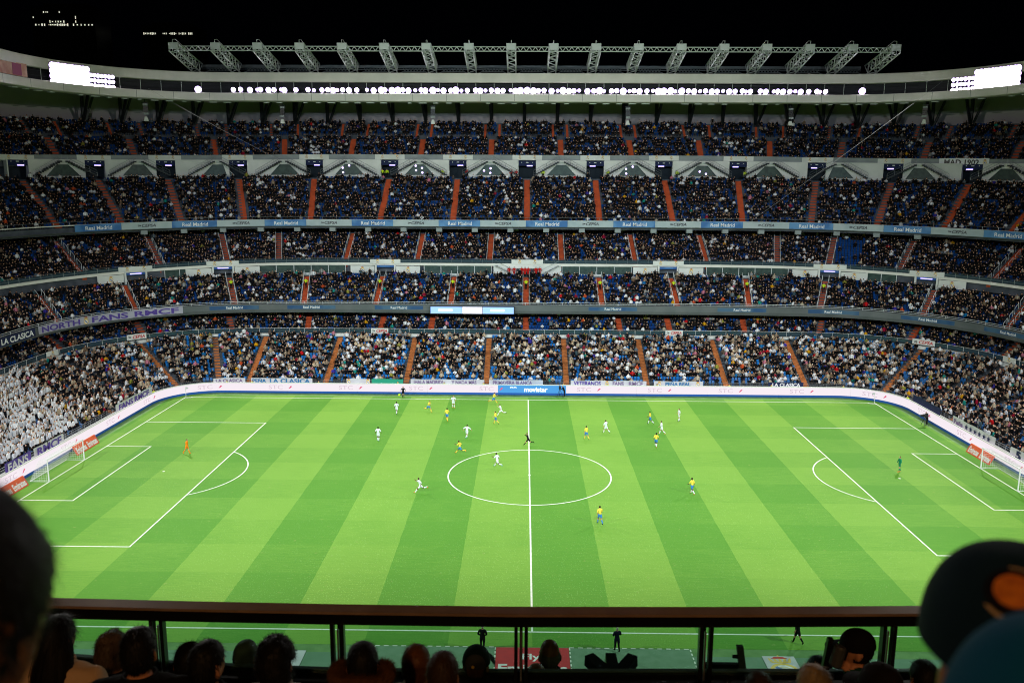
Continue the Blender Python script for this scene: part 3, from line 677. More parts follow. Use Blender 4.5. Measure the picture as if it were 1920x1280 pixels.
part(cw, 'wall_pier')
# centre balcony with two short stairs
cb = empty('central_balcony', (0, 0, 0), label='white central balcony with two descending stairs below the crested board', cat='balcony')
L = s2Lw(-.2)
mb = MB().m(M_wall); slab(mb, RW, L-6.2, L-2.0, .15, .3, 0, 2.2); slab(mb, RW, L+2.0, L+6.2, .15, .3, 0, 2.2); slab(mb, RW, L-2.0, L+2.0, .15, .3, 1.5, 2.2); mb.build('wall', parent=cb)
mb = MB().m(M_grey)
for sg in (-1, 1):
    for j in range(9): wbox(mb, RW, L+sg*(5.6-j*.42), -.35, 2.0-j*.22, (.44, .8, .10))
mb.build('stairs', parent=cb)
mb = MB().m(M_rail)
for sg in (-1, 1): mb.tube([RW.pt(L+sg*5.8, -.75, 3.0), RW.pt(L+sg*2.2, -.75, 1.1)], .035, 5)
mb.build('handrail', parent=cb)
o = wbox(MB().m(M_wall), RDp, L, -.24, .42, (5.8, .1, .85)).build('parapet_board', None, label='white parapet board with two crests above the central balcony', cat='board')
for sg in (-1, 1): ringcrest(RDp, L+sg*1.4, .45, .26, o, -.32)
# ---- upper wall between tiers E and F
RU = Ring(97.9, 82.6, 46.9, 33.6, 1.4); RFp = Ring(98.2, 83.2, 47.2, 37.4, 1.9)
part(sweep(MB().m(mat('concourse_dark', (.02, .03, .04), .9)), RU, *Lrange(RU), [(3.5, -.5), (3.5, 4.6)]), 'concourse_back_wall')
part(sweep(MB().m(M_grey), RFp, *Lrange(RFp), [(.4, .9), (-.03, .9), (-.03, -.16), (1.2, -.25), (4.0, -.25)]), 'balcony_slab')
part(rail(MB().m(M_rail), RFp, *Lrange(RFp), .5, .1, 2.4, .03, 1), 'guard_rail')
H = 3.65
Fs = sorted(TF.stairs); Es = sorted(TE.stairs)
Fs = [s for s in Fs if abs(s) < 70]
bounds = [-80]+[(Fs[i]+Fs[i+1])/2 for i in range(len(Fs)-1)]+[80]
def wallpoly(mb, ring, outer, holes, off=0.):
    polys = [[Vector((x, z, 0)) for x, z in outer]]+[[Vector((x, z, 0)) for x, z in h] for h in holes]
    flat = [p for pl in polys for p in pl]; tri = tessellate_polygon(polys)
    V = [tuple(ring.at(p.x, off, 0)[0][0]+np.array([0, 0, p.y])) for p in flat]; mb.add(V, tri)
for k, s in enumerate(Fs):
    L = RU.s2L(s); Lf = RFp.s2L(s)
    wd = 2.4; tz = [(L-3.1, .55), (L+3.1, .55), (L+1.0, 2.75), (L-1.0, 2.75)]
    # wall from entrance to entrance, the entrances themselves sit at the E aisles
    left = RU.s2L(min(Es, key=lambda e: abs(e-(bounds[k] if k else s-7)))); right = RU.s2L(min(Es, key=lambda e: abs(e-(bounds[k+1] if k < len(Fs)-1 else s+7))))
    l0, l1 = left+1.95, right-1.95
    wallU = MB().m(M_wall); wallpoly(wallU, RU, [(l0, 0), (l1, 0), (l1, H), (l0, H)], [[(min(max(x, l0+.3), l1-.3), z) for x, z in tz]])
    part(wallU, 'concourse_wall')
    win = empty('concourse_window', (0, 0, 0), label=f'dark trapezoid window below the stair apex of the top tier, {n_of(k)}', cat='window', group='trapezoid windows below the top tier')
    mb = MB().m(M_glass); wallpoly(mb, RU, tz, [], .35); mb.build('pane', parent=win)
    mb = MB().m(M_railw)
    for i in range(4): a, b = tz[i], tz[(i+1) % 4]; mb.tube([RU.pt(a[0], -.02, a[1]), RU.pt(b[0], -.02, b[1])], .06, 4)
    mb.tube([RU.pt(L-.9, -.02, 2.9), RU.pt(L-.9, -.02, 3.3)], .05, 4); mb.tube([RU.pt(L+.9, -.02, 2.9), RU.pt(L+.9, -.02, 3.3)], .05, 4)
    mb.build('frame', parent=win)
    if k in (4, 5, 6, 8, 9):
        mb = MB().m(M_lampv)
        for j in range((3, 4, 3, 3, 2)[(4, 5, 6, 8, 9).index(k)]): q = RU.pt(L-1.6+(j*1.27+k*.7) % 2.6, .2, 1.1+.45*((j*7+k) % 4)); mb.lathe([(.05, -.05), (.21, 0), (.05, .05)], q, 8, (0, 1, 0))
        mb.build('bright_lamp', parent=win)
    sw = empty('wall_staircase', (0, 0, 0), label=f'pair of dark stairs splitting down the white wall from the top tier, {n_of(k)}', cat='stairs', group='pairs of stairs down the white upper wall')
    for sg in (-1, 1):
        mb = MB().m(M_dark); ns = 12; w0, w1 = .5, 5.6
        for j in range(ns):
            f = (j+.5)/ns; wbox(mb, RU, L+sg*(w0+(w1-w0)*f), -.75, 3.35-2.75*f, ((w1-w0)/ns+.03, 1.1, .26))
        mb.build('flight', parent=sw)
        mb = MB().m(M_rail)
        for oo in (-1.3, ): 
            for hh in (.5, 1.0): mb.tube([RU.pt(L+sg*w0, oo, 3.35+hh), RU.pt(L+sg*w1, oo, .6+hh)], .03, 4)
            for j in range(5): f = j/4; mb.tube([RU.pt(L+sg*(w0+(w1-w0)*f), oo, 3.35-2.75*f), RU.pt(L+sg*(w0+(w1-w0)*f), oo, 4.35-2.75*f)], .025, 4)
        mb.build('handrail', parent=sw)
UP_E = [s for s in Es if abs(s) < 74]
for k, s in enumerate(UP_E):
    L = RU.s2L(s); ent = empty('stand_entrance', (0, 0, 0), label=f'dark entrance bay with blue sign in the upper white wall, {n_of(k)}', cat='entrance', group='entrance bays in the upper white wall')
    mb = MB().m(M_wall)
    for sg in (-1, 1): wbox(mb, RU, L+sg*1.86, .5, 1.8, (.2, 1.0, 3.6))
    mb.build('door_frame', parent=ent)
    wbox(MB().m(M_navy), RU, L, .3, 3.0, (3.5, .25, .95)).build('sign_board', parent=ent)
    e = MB().m(M_white)
    for j in (-1, 0, 1): wbox(e, RU, L+j*1.1, .16, 3.2, (.5 if j == 0 else .16, .02, .14))
    e.build('lettering', parent=ent)
    sx = -.5 if s > 10 else .5
    wbox(MB().m(M_scr), RU, L+sx, .12, 2.55, (1.15, .06, .22)).build('screen', parent=ent)
    if s != 64.1:
        o = wbox(MB().m(M_wall), RFp, RFp.s2L(s), -.2, .38, (6.0, .1, .95)).build('parapet_board', None, label=f'white parapet board with two crests on the top tier, {n_of(k)}', cat='board', group='white parapet boards on the top tier')
        for sg in (-1, 1): ringcrest(RFp, RFp.s2L(s)+sg*1.5, .40, .26, o, -.28)
    else:
        Lm = LU(RFp, 1804, -.3, .3); banner(RFp, Lm-4.0, Lm+4.6, -.45, 1.0, mat('bright_cloth', (.85, .85, .88), .9), [('MAD 1902', Lm-.1, .95, 6.0, M_black)], 'white banner with black year lettering hung on the top tier', off=-.24, crests=((Lm+3.9, .35),))

# ------------------------------------------------------------------ roof of the bowl
RR = Ring(82, 71, 27, 47.5, 0); aR, bR = Lrange(RR)
RU2 = Ring(82, 71, 25, 51.0, 0)
M_roofu = noisy('roof_underside', (.5, .46, .5), (.4, .38, .4), .2, .7)
roof = part(MB().m(M_fascia), 'roof') if False else None
mb = MB().m(M_fascia); sweep(mb, RR, aR, bR, [(1.2, 1.42), (.12, 1.42), (0, 1.35), (0, .05), (.25, -.05), (1.5, -.08)], 1.5)
roof = part(mb, 'roof_edge')
mb = MB().m(M_fascia); sweep(mb, RU2, aR, bR, [(.6, -.12), (0, -.05), (0, 1.55), (.2, 1.62), (2.5, 1.62)], 1.5); part(mb, 'roof_edge')
mb = MB().m(M_dark)
for L in np.arange(aR, bR, 6.3): sweep(mb, RR, L, L+.05, [(-.012, .06), (-.012, 1.35)], 1)
mb.build('panel_joint', parent=roof)
RBk = Ring(112, 98, 56, 47.0, 0)
def ring2(mt, ra, rb, name):
    p0 = ringpts(Sg, *ra, FU); p1 = ringpts(Sg, *rb, FU); n = len(Sg)
    part(MB().m(mt).add(np.concatenate([p0, p1]), [(i, i+1, n+i+1, n+i) for i in range(n-1)]), name)
ring2(M_roofu, (83.5, 72.5, 28.5, 47.45, 0), (113, 99, 57, 52.2, 0), 'roof_underside')
ring2(M_dark, (82.6, 71.6, 25.6, 52.58, 0), (113, 99, 57, 56, 0), 'roof_deck')
ring2(mat('back_wall_paint', (.36, .33, .35), .8), (111.5, 97, 56.5, 44.0, 1.9), (112, 97.6, 57, 52.5, 0), 'back_wall')
# gap with the lamps: dark louvre wall, mullions, wires
part(sweep(MB().m(mat('louvre_dark', (.012, .014, .02), .6)), RR, aR, bR, [(2.4, 1.2), (2.4, 3.7)], 1.5), 'louvre_wall')
mb = MB().m(M_truss)
for L in np.arange(-112, 113, 3.4): q = RR.pt(L, .7, 1.4); mb.tube([q, q+Vector((0, 0, 2.1))], .045, 4)
mb.build('mullion', parent=roof)
mb = MB().m(M_dark)
for z in (2.1, 2.9):
    q = RR.at(np.arange(aR, bR, 3), .7, z)[0]; mb.tube([tuple(v) for v in q], .035, 4)
mb.build('wire', parent=roof)
# struts from the roof to the back wall, every 6.4 m, and small glinting panels below the edge
RS = Ring(108.5, 94.2, 53.5, 45.2, 1.9)
for k, L in enumerate(np.arange(-92.2, 93, 7.02)):
    mb = MB().m(M_dark); q = RS.pt(L); u = RR.pt(RR.s2L(RS.L2s(L)), 9, 1.5); q2 = Vector((q.x, q.y, q.z-2))
    top_ = Vector((q.x*.4+u.x*.6, q.y*.4+u.y*.6, 50.2))
    p, az = RS.frame(L); mb.tube([q2, Vector((q.x, q.y, 51.0))], .38, 4)
    mb.tube([q2+Vector((0, 0, 2)), top_], .3, 4)
    if abs(L) > 42: mb.tube([q2+Vector((0, 0, 1)), Vector((q.x, q.y, 51))+Vector((cos(az)*2.6, sin(az)*2.6, 0))], .28, 4)
    mb.build('roof_strut', parent=stadium)
mb = MB().m(mat('lamp_louvre', (.5, .55, .5), .5))
for L in np.arange(aR, bR, 2.45):
    if rng.random() < .8: wbox(mb, RR, L, 1.1+rng.uniform(0, .3), -.22, (rng.uniform(.6, 1.5), .7, .16))
part(mb, 'edge_louvre', kind='stuff')
# ------------------------------------------------------------------ roof trusses
tips = []
NB = 18
for k in range(NB):
    xb = -62.9+126.6*k/(NB-1); yb = 75.0; lean = 11.5
    mb = MB().m(M_truss); w_ = .75
    base = Vector((xb, yb, 52.7)); tip = Vector((xb, yb-lean, 56.35)); d = tip-base; nrm = Vector((0, -.30, -.95)).normalized()
    top0, top1 = base+Vector((0, 0, 1.9)), tip+Vector((0, .0, .2)); bot0, bot1 = base+Vector((0, 0, 0)), tip+Vector((0, .0, -1.15))
    ch = {}
    for sg in (-1, 1):
        o = Vector((sg*w_, 0, 0))
        ch[(sg, 1)] = (top0+o, top1+o); ch[(sg, 0)] = (bot0+o, bot1+o)
        for a, b in (ch[(sg, 1)], ch[(sg, 0)]): mb.tube([a, b], .13, 5)
        n = 7
        for j in range(n):
            a = ch[(sg, 1)]; b = ch[(sg, 0)]; f0, f1 = j/n, (j+1)/n
            mb.tube([a[0].lerp(a[1], f0), b[0].lerp(b[1], f1)], .065, 4); mb.tube([b[0].lerp(b[1], f1), a[0].lerp(a[1], f1)], .065, 4)
    for lv in (0, 1):
        a, b = ch[(-1, lv)], ch[(1, lv)]
        for j in range(9):
            f0, f1 = j/9, (j+1)/9
            mb.tube([a[0].lerp(a[1], f0), b[0].lerp(b[1], f1)] if j % 2 else [b[0].lerp(b[1], f0), a[0].lerp(a[1], f1)], .065, 4)
    o = mb.build('roof_truss', None, label=f'grey lattice truss bracket leaning out over the roof edge, {n_of(k)}', cat='roof truss', group='row of lattice brackets on the roof')
    mb = MB().m(M_truss)
    mb.add([top1+Vector((-w_-.1, -.02, .1)), top1+Vector((w_+.1, -.02, .1)), bot1+Vector((w_+.1, -.02, .35)), bot1+Vector((-w_-.1, -.02, .35)), top1+Vector((-w_-.1, .1, .1)), top1+Vector((w_+.1, .1, .1)), bot1+Vector((w_+.1, .1, .35)), bot1+Vector((-w_-.1, .1, .35))], [(0, 1, 2, 3), (7, 6, 5, 4), (0, 4, 5, 1), (1, 5, 6, 2), (2, 6, 7, 3), (3, 7, 4, 0)]).build('end_plate', parent=o)
    mb = MB().m(M_truss)    # curved ladder hoop above the tip
    P = [top0.lerp(top1, .25)+Vector((0, 0, .2)), top0.lerp(top1, .5)+Vector((0, 0, .9)), top0.lerp(top1, .9)+Vector((0, 0, 1.0)), top1+Vector((0, -.1, .55)), top1+Vector((0, -.1, -.1))]
    mb.tube(P, .06, 5)
    for f in (.35, .6, .8): q = top0.lerp(top1, f); mb.tube([q, q+Vector((0, 0, .8))], .04, 4)
    mb.build('ladder_hoop', parent=o); tips.append((top1, bot1, top0, bot0))
def girder(mb, a, b, h, n, r=.07, w_=0):
    a = Vector(a); b = Vector(b); up = Vector((0, 0, h)); mb.tube([a, b], r*1.3, 5); mb.tube([a+up, b+up], r*1.3, 5)
    for j in range(n):
        m = a.lerp(b, (j+.5)/n); mb.tube([a.lerp(b, j/n)+up, m], r, 4); mb.tube([m, a.lerp(b, (j+1)/n)+up], r, 4)
mb = MB().m(M_truss); girder(mb, tips[0][1]+Vector((0, .4, .15)), tips[-1][1]+Vector((0, .4, .15)), .75, 17*7)
mb.build('roof_girder', None, label='long slender zigzag girder joining the outer tips of the roof brackets', cat='girder')
for k in range(NB-1):
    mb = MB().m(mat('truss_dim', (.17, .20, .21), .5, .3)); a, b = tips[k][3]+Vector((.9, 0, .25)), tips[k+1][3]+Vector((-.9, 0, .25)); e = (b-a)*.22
    girder(mb, a+e*.6+Vector((0, .6, .45)), b-e*.6+Vector((0, .6, .45)), .75, 7, .06); mb.tube([a, a+e*.6+Vector((0, .6, .45))], .08, 4); mb.tube([b, b-e*.6+Vector((0, .6, .45))], .08, 4)
    mb.build('lattice_span', None, label=f'dim zigzag lattice span between roof brackets, {n_of(k)} span', cat='lattice', group='lattice spans between the roof brackets')
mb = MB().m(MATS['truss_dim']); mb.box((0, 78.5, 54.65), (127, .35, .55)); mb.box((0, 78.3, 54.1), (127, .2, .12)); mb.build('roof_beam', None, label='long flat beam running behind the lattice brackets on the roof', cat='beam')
# ------------------------------------------------------------------ floodlights
def lamp_mesh(mt, r, d=.35):
    h = MB().m(M_dark).lathe([(r*.35, d), (r*.8, d*.45), (r*1.05, 0), (r*1.12, -.02), (r*1.12, .03)], (0, 0, 0), 14, (0, 1, 0)); h.box((0, d*.6, -r*1.25), (r*1.2, .1, .08))
    l = MB().m(M_lampv).lathe([(r*1.08, -.01), (r*.78, -.05)], (0, 0, 0), 16, (0, 1, 0)); l.m(mt).lathe([(r*.84, -.055), (r*.7, -.07), (r*.3, -.09)], (0, 0, 0), 16, (0, 1, 0))  # violet outer ring imitates the soft glow round the lamp
    return h.mesh('floodlight'), l.mesh('lens')
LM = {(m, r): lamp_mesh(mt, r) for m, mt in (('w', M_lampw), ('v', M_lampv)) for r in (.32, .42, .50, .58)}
def floodlight(p, az, tilt, m, r, **k):
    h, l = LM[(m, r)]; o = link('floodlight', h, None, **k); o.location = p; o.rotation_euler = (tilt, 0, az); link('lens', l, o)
pxs = []
row = [345, 368, 393, 442, 452, 471, 500, 508, 534, 562, 577, 590, 604, 612]
z1 = [1306, 1347, 1399, 1440, 1458, 1502, 1533, 1572, 1590, 1655, 1722, 1755, 1800, 1832, 1862, 1885]
z2 = [10, 45, 88, 145, 182, 225, 245, 285, 318, 345, 376, 414, 447, 470, 512, 540, 571, 612, 640, 671, 704, 750, 776, 805, 838, 872, 903, 945, 972, 1000, 1037, 1072, 1100, 1131, 1173, 1207, 1237, 1270, 1298, 1327, 1373, 1408, 1440, 1465, 1507, 1536, 1572, 1607, 1632, 1663, 1704, 1738, 1768, 1798, 1836, 1862, 1898]
z3 = [30, 62, 95, 125, 160, 190, 223, 257, 290, 330, 350, 375, 430, 460, 505, 527, 557, 595, 625, 655, 700, 745, 762, 793]
pxs = [q/2.977 for q in z1]+[640+q/2.977 for q in z2]+[1280+q/2.977 for q in z3]
BIG = set(int(round(640+q/2.977)) for q in (225, 285, 318, 512, 640, 1000, 1037, 1072, 1237, 1440, 1572, 1768, 1798, 1836, 1898))
Ls = np.linspace(-75, 75, 1501); qq = RR.at(Ls, .9, 1.95)[0]; uu = cam_uvd(qq[:, 0], qq[:, 1], qq[:, 2])[0]
for j, u in enumerate([372]+pxs+[1616]):
    L = float(np.interp(u, uu, Ls)); p, az = RR.frame(L); q = RR.pt(L, .55, 1.98+.05*((j*7) % 3))
    big = int(round(u)) in BIG or u in (372, 1616); vio = (j*5) % 4 == 0 and not big
    r = .58 if big else (.32 if vio else (.42 if j % 3 else .50))
    lbl = 'lone glaring floodlight at the %s end of the roof row' % ('left' if u == 372 else 'right') if u in (372, 1616) else ('dim violet floodlight in the long row under the roof edge' if vio else 'glaring white floodlight in the long row under the roof edge')
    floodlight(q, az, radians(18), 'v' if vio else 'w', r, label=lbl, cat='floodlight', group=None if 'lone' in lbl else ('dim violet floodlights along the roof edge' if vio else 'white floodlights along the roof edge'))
qq = RR.at(np.arange(-120, 120, .25), .3, 2.3)[0]; uu = cam_uvd(qq[:, 0], qq[:, 1], qq[:, 2])[0]; La_ = np.arange(-120, 120, .25)
for side, (u0, u1) in (('left', (99, 212)), ('right', (1787, 1908))):
    L0, L1 = np.interp([u0, u1], uu, La_)
    for row_ in range(4):
        for c in range(18):
            f = c/17; L = L0+(L1-L0)*f; edge = f > .62 if side == 'left' else f < .35
            if row_ == 3 and edge: continue
            z = 1.62+row_*.86; p, az = RR.frame(L); q = RR.pt(L, .35, z-.1)
            dim = c in (0, 17) and row_ % 2
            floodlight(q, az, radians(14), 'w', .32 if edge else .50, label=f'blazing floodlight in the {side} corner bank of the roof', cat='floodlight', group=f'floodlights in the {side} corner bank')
PL0, PL1 = np.interp([-60, 50], uu, La_)
# advert screen at far left of the roof gap, hung loudspeakers, cables
o = slab(MB().m(noisy('poster', (.50, .16, .10), (.72, .42, .30), .5, .6)), RR, PL0, PL1, .2, .3, 1.5, 3.55).build('roof_poster', None, label='faded pink and orange poster in the roof gap at far left', cat='poster')
slab(MB().m(mat('poster_pink', (.35, .04, .12), .6)), RR, PL1-3.2, PL1-1.2, .15, .18, 1.6, 3.4).build('poster_stripe', parent=o)
qq = RR.at(Ls, 3, -1.6)[0]; uu = cam_uvd(qq[:, 0], qq[:, 1], qq[:, 2])[0]
La2 = np.arange(-110, 110, .25); qq = RR.at(La2, 3, -1.6)[0]; uu = cam_uvd(qq[:, 0], qq[:, 1], qq[:, 2])[0]
for k, u in enumerate((272, 530, 812, 1177, 1482, 1735)):
    L = float(np.interp(u, uu, La2)); p, az = RR.frame(L); q = RR.pt(L, 3, 0)
    sp_ = empty('line_array_speaker', q, az, label=f'hanging stack of loudspeakers under the roof edge, {n_of(k)}', cat='loudspeaker', group='loudspeaker stacks under the roof')
    fr = MB().m(M_dark); fr.tube([(0, 0, .6), (0, 0, -.5)], .06, 5); fr.box((0, 0, -.55), (1.1, .6, .1)); fr.build('hanger', parent=sp_)
    for j in range(5):
        bx = MB().m(M_grey if (j in (0, 4)) else M_black); y0 = -.12*j*j*.25
        bx.hexa([(-.42, y0-.3, -1.1-j*.42), (.42, y0-.3, -1.1-j*.42), (.34, y0+.3, -1.05-j*.42), (-.34, y0+.3, -1.05-j*.42), (-.42, y0-.3, -.74-j*.42), (.42, y0-.3, -.74-j*.42), (.34, y0+.3, -.79-j*.42), (-.34, y0+.3, -.79-j*.42)]).build('speaker_box', parent=sp_)
    tr = MB().m(M_wall); tr.hexa([(-.42, -.5, -3.9), (.42, -.5, -3.9), (.42, .1, -3.9), (-.42, .1, -3.9), (-.2, -.4, -3.1), (.2, -.4, -3.1), (.2, 0, -3.1), (-.2, 0, -3.1)]); tr.build('horn', parent=sp_)
def cable(name, u0, v0, d0, u1, v1, d1, label):
    def pp(u, v, d): return Vector(CP)+(FW+RT*((u-960)/FPX)+UP*((640-v)/FPX))*d
    a, b = pp(u0, v0, d0), pp(u1, v1, d1); P = []
    for i in range(25): f = i/24; q = a.lerp(b, f); q.z -= 1.0*f*(1-f); P.append(q)
    MB().m(M_rail).tube(P, .013, 4).build(name, None, label=label, cat='cable')
cable('camera_cable', 278, 166, 150, 560, 318, 118, 'thin steel cable slanting down from the left roof corner over the stand')
cable('camera_cable', 1768, 152, 150, 1400, 420, 108, 'thin steel cable slanting down from the right roof corner over the stand')

# ------------------------------------------------------------------ distant office towers behind the roof
def tower(x0, x1, y, ztop, rows, label):
    M_tw = mat('tower_night', (.01, .01, .012), .4)
    t = empty('office_tower', ((x0+x1)/2, y, 0), label=label, cat='office tower'); w_ = x1-x0
    mb = MB().m(M_tw); mb.box((0, 8, ztop/2), (w_, 16, ztop)); mb.box((0, 8, ztop+1), (w_*.7, 10, 2)); mb.build('facade', parent=t)
    wm = mat('lit_window', (.8, .8, .7), .5, emit=(.95, .95, .75), es=.75); r2 = random.Random(int(ztop))
    for z, cells in rows:
        for f in cells:
            MB().m(wm).box(((f-.5)*w_, -.06, z), (r2.uniform(.28, .62), .08, r2.uniform(.7, 1.3)*(1 if r2.random() < .7 else .5))).build('lit_window', parent=t)
rr_ = random.Random(5)
def zat(v, y): return CP[2]-math.tan(PITCH+math.atan((v-640)/FPX))*(y-CP[1])
def xat(u, v, y):
    d = FW+RT*((u-960)/FPX)+UP*((640-v)/FPX); return CP[0]+d.x*(y-CP[1])/d.y
Y1 = 330
a, b = xat(60, 45, Y1), xat(178, 45, Y1)
tower(a, b, Y1, zat(15, Y1), [(zat(49, Y1), [.06, .11, .16, .2]+[.27+.027*j for j in range(12)]+[.66, .72, .78, .84, .90, .955]), (zat(43, Y1), [.29, .33, .38, .42, .46, .51, .70]), (zat(35, Y1), [.03, .7]), (zat(25, Y1), [.2, .23, .26, .45])], 'dark tower at far left with scattered lit windows in several rows')
a, b = xat(215, 65, Y1), xat(322, 65, Y1)
tower(a, b, Y1+30, zat(50, Y1+30), [(zat(65, Y1+30), [.04+.031*j for j in range(8)]+[.40+.03*j for j in range(19) if j not in (3, 9, 15)])], 'dark tower with one row of lit windows left of the roof trusses')

# ------------------------------------------------------------------ pitch side: boards, banners, goals, flags
RP = Ring(55.7, 37.0, 8, 0, 0, FA); aP, bP = Lrange(RP)
bk = 0
edges = [-4.7-11*k for k in range(12, -1, -1)]+[5.9+11*k for k in range(13)]
for k in range(len(edges)-1):
    L0, L1 = edges[k], edges[k+1]
    if L0 < aP+18 or L1 > bP-18: continue
    mid = L1 == 5.9
    o = empty('led_board', (0, 0, 0), label=('light blue glowing board with white lettering at the halfway line' if mid else f'glowing pinkish white advertising board, {n_of(bk)}'), cat='advertising board', group=None if mid else 'glowing white advertising boards round the pitch'); bk += 0 if mid else 1
    panel('screen', RP, L0, L1, .36, 1.58, M_ledb if mid else M_led, 0, .1, parent=o)
    panel('housing', RP, L0, L1, .02, .35, M_blueB, .0, .3, parent=o)
    panel('top_cap', RP, L0, L1, 1.58, 1.68, M_wall, -.01, .14, parent=o)
    if mid:
        ringtext(RP, L0+5.9, .95, 'movistar', .72, M_ledw, o, -.03, bold=.03)
        m2 = MB().m(M_ledw)
        for j in (0, 1): m2.tube([RP.pt(L0+2.1+j*.55+.5*sin(t), -.04, .75+.5*abs(cos(t))) for t in np.linspace(-.5, .5, 5)], .06, 4)
        m2.build('emblem', parent=o)
    else:
        Lt = L0+2.8 if L0 > 0 else L1-1.8
        ringtext(RP, Lt, .98, 'STC', .62, M_ledt, o, -.03, w=2.2, bold=0)
        m2 = MB().m(M_ledp); a_ = RP.at(np.array([Lt+2.0, Lt+2.35, Lt+2.6, Lt+2.25]), -.035)[0]; a_[:, 2] += [.75, 1.2, 1.12, .8]; m2.add(a_, [(0, 1, 2, 3)]); m2.build('emblem', parent=o)
for k in range(0): pass
RBn = Ring(56.6, 38.5, 10.6, 0, 0, FA)
La3 = np.arange(-110, 110, .25); qq = RBn.at(La3, -.3, 1.75)[0]; uu = cam_uvd(qq[:, 0], qq[:, 1], qq[:, 2])[0]
oku = np.argsort(uu)
def LofU(u): return float(np.interp(u, uu[oku], La3[oku]))
def fb(u0, u1, mt, txts, label, crests=(), z0=1.28, z1=2.15):
    a, b = LofU(u0), LofU(u1); T_ = []
    for t, ua, ub, h, m in txts: la, lb = LofU(ua), LofU(ub); T_.append((t, (la+lb)/2, h, (lb-la)*.94, m))
    banner(RBn, a, b, z0, z1, mt, T_, label, off=-.35, crests=[(LofU(c), .28) for c in crests])
M_inkp = mat('purple_grey_ink', (.20, .14, .26), .9); M_bluei = mat('blue_ink', (.03, .16, .34), .9); M_green = mat('green_cloth', (.02, .30, .18), .9)
fb(400, 460, M_cloth, [('LA CLASICA', 403, 457, .5, M_inkp)], 'short white banner with grey capitals on the far left fence')
fb(471, 586, M_cloth, [('PEÑA', 473, 500, .55, M_bluei), ('LA CLASICA', 504, 584, .68, M_bluei)], 'white banner with blue capitals on the fence, second from left')
fb(650, 694, M_cloth, [], 'small white banner with two crests left of the green one', crests=(654, 690))
fb(697, 756, M_green, [], 'white and green banner on the far fence')
fb(770, 908, M_cloth, [('¡HALA MADRID!', 774, 832, .58, M_inkp), ('Y NADA MÁS', 845, 895, .55, M_inkp)], 'long pale banner with faded purple slogan left of the halfway line')
fb(917, 1018, M_cloth, [('PRIMAVERA BLANCA', 922, 1000, .58, M_inkp)], 'pale banner with thin capitals just behind the halfway line')
fb(1070, 1212, M_cloth, [('VETERANOS', 1074, 1128, .66, M_purple), ('FANS', 1148, 1170, .6, M_inkp), ('RMCF', 1178, 1206, .6, M_inkp)], 'white banner with bold purple capitals right of the halfway line', crests=(1138,))
fb(1226, 1318, M_cloth, [('PEÑA REAL', 1246, 1296, .55, M_bluei)], 'white banner with crests at both ends right of centre', crests=(1236, 1308))
fb(1440, 1506, M_navy, [('LA CLASICA', 1446, 1502, .55, M_white)], 'dark banner with white capitals on the far right fence')
RBs = RBn
def sb(La, Lb, mt, txts, label, crests=()):
    return banner(RBn, La, Lb, 1.3, 2.5, mt, [(t, (a+b)/2, h, b-a, m) for t, a, b, h, m in txts], label, off=-.4, crests=crests)
qL = RBn.at(La3, -.3, 1.9)[0]; ul = cam_uvd(qL[:, 0], qL[:, 1], qL[:, 2])[0]; msk = La3 < -45; oL = np.argsort(ul[msk]); LL = lambda u: float(np.interp(u, ul[msk][oL], La3[msk][oL]))
msk2 = La3 > 45; oR = np.argsort(ul[msk2]); LR = lambda u: float(np.interp(u, ul[msk2][oR], La3[msk2][oR]))
a, b = LL(216), LL(284); sb(a, b, M_cloth, [('FANS RMCF', a+.8, b-.8, .8, M_purple)], 'white banner with purple capitals near the far left corner')
a, b = LL(62), LL(118); sb(a, b, M_cloth, [('RMCF', a+.6, b-.6, .9, M_purple)], 'white banner with purple letters behind the left goal')
a, b = LL(8), LL(56); sb(a, b, M_purple, [('FANS', a+.4, b-.6, .9, M_cloth)], 'purple banner with white letters at the left edge beside the goal')
a, b = LR(1714), LR(1764); sb(a, b, M_navy, [], 'plain navy banner on the right side fence')
a, b = LR(1788), LR(1868); ST = []
o_ = sb(a, b, M_cloth, [('Peña', a+.4, a+2.6, .6, M_inkp)], 'white banner with a row of dark blue stars beside the right goal')
for j in range(6):
    Lc = a+3.6+j*(b-a-5)/5; P = []
    for k in range(10): an = pi/2+k*pi/5; r_ = .42 if k % 2 == 0 else .17; q_ = RBn.at(Lc+r_*cos(an), -.5)[0][0]; q_[2] += 1.9+r_*sin(an); P.append(q_)
    link('star', mkmesh('star', P, [tuple(range(10))], M_navy), o_)
a, b = LR(1896), LR(1940); sb(a, b, M_cloth, [('5', a+1.2, a+2.2, .9, M_navy)], 'white banner with a blue numeral at the right edge')
# small sponsor signs on rail B
def rsign(u, w_, txt, label, z0=-.05, h=.9, ring=RB, crest=False):
    q_ = ring.at(La3, -.3, .5)[0]; uu_ = cam_uvd(q_[:, 0], q_[:, 1], q_[:, 2])[0]; oo = (q_[:, 1] > 0); L = float(np.interp(u, uu_[oo], La3[oo]))
    o = panel('wall_sign', ring, L-w_/2, L+w_/2, z0, z0+h, M_wall, -.35, .08, label=label, cat='sign')
    if crest: ringcrest(ring, L, z0+h/2, .28, o, -.39)
    else:
        ringtext(ring, L+.35, z0+h/2, txt, h*.55, M_red, o, -.37, shear=.25, bold=.03, w=w_*.62)
        e = MB().m(M_ink)
        for zz in (.12, -.12): e.tube([ring.pt(L-w_*.42, -.38, z0+h/2+zz), ring.pt(L-w_*.28, -.38, z0+h/2+zz*.3)], .05, 4)
        e.build('emblem', parent=o)
rsign(712, 3.0, 'CEPSA', 'white sponsor sign with red letters left of centre on the lower rail')
rsign(1264, 3.0, 'CEPSA', 'white sponsor sign with red letters right of centre on the lower rail')
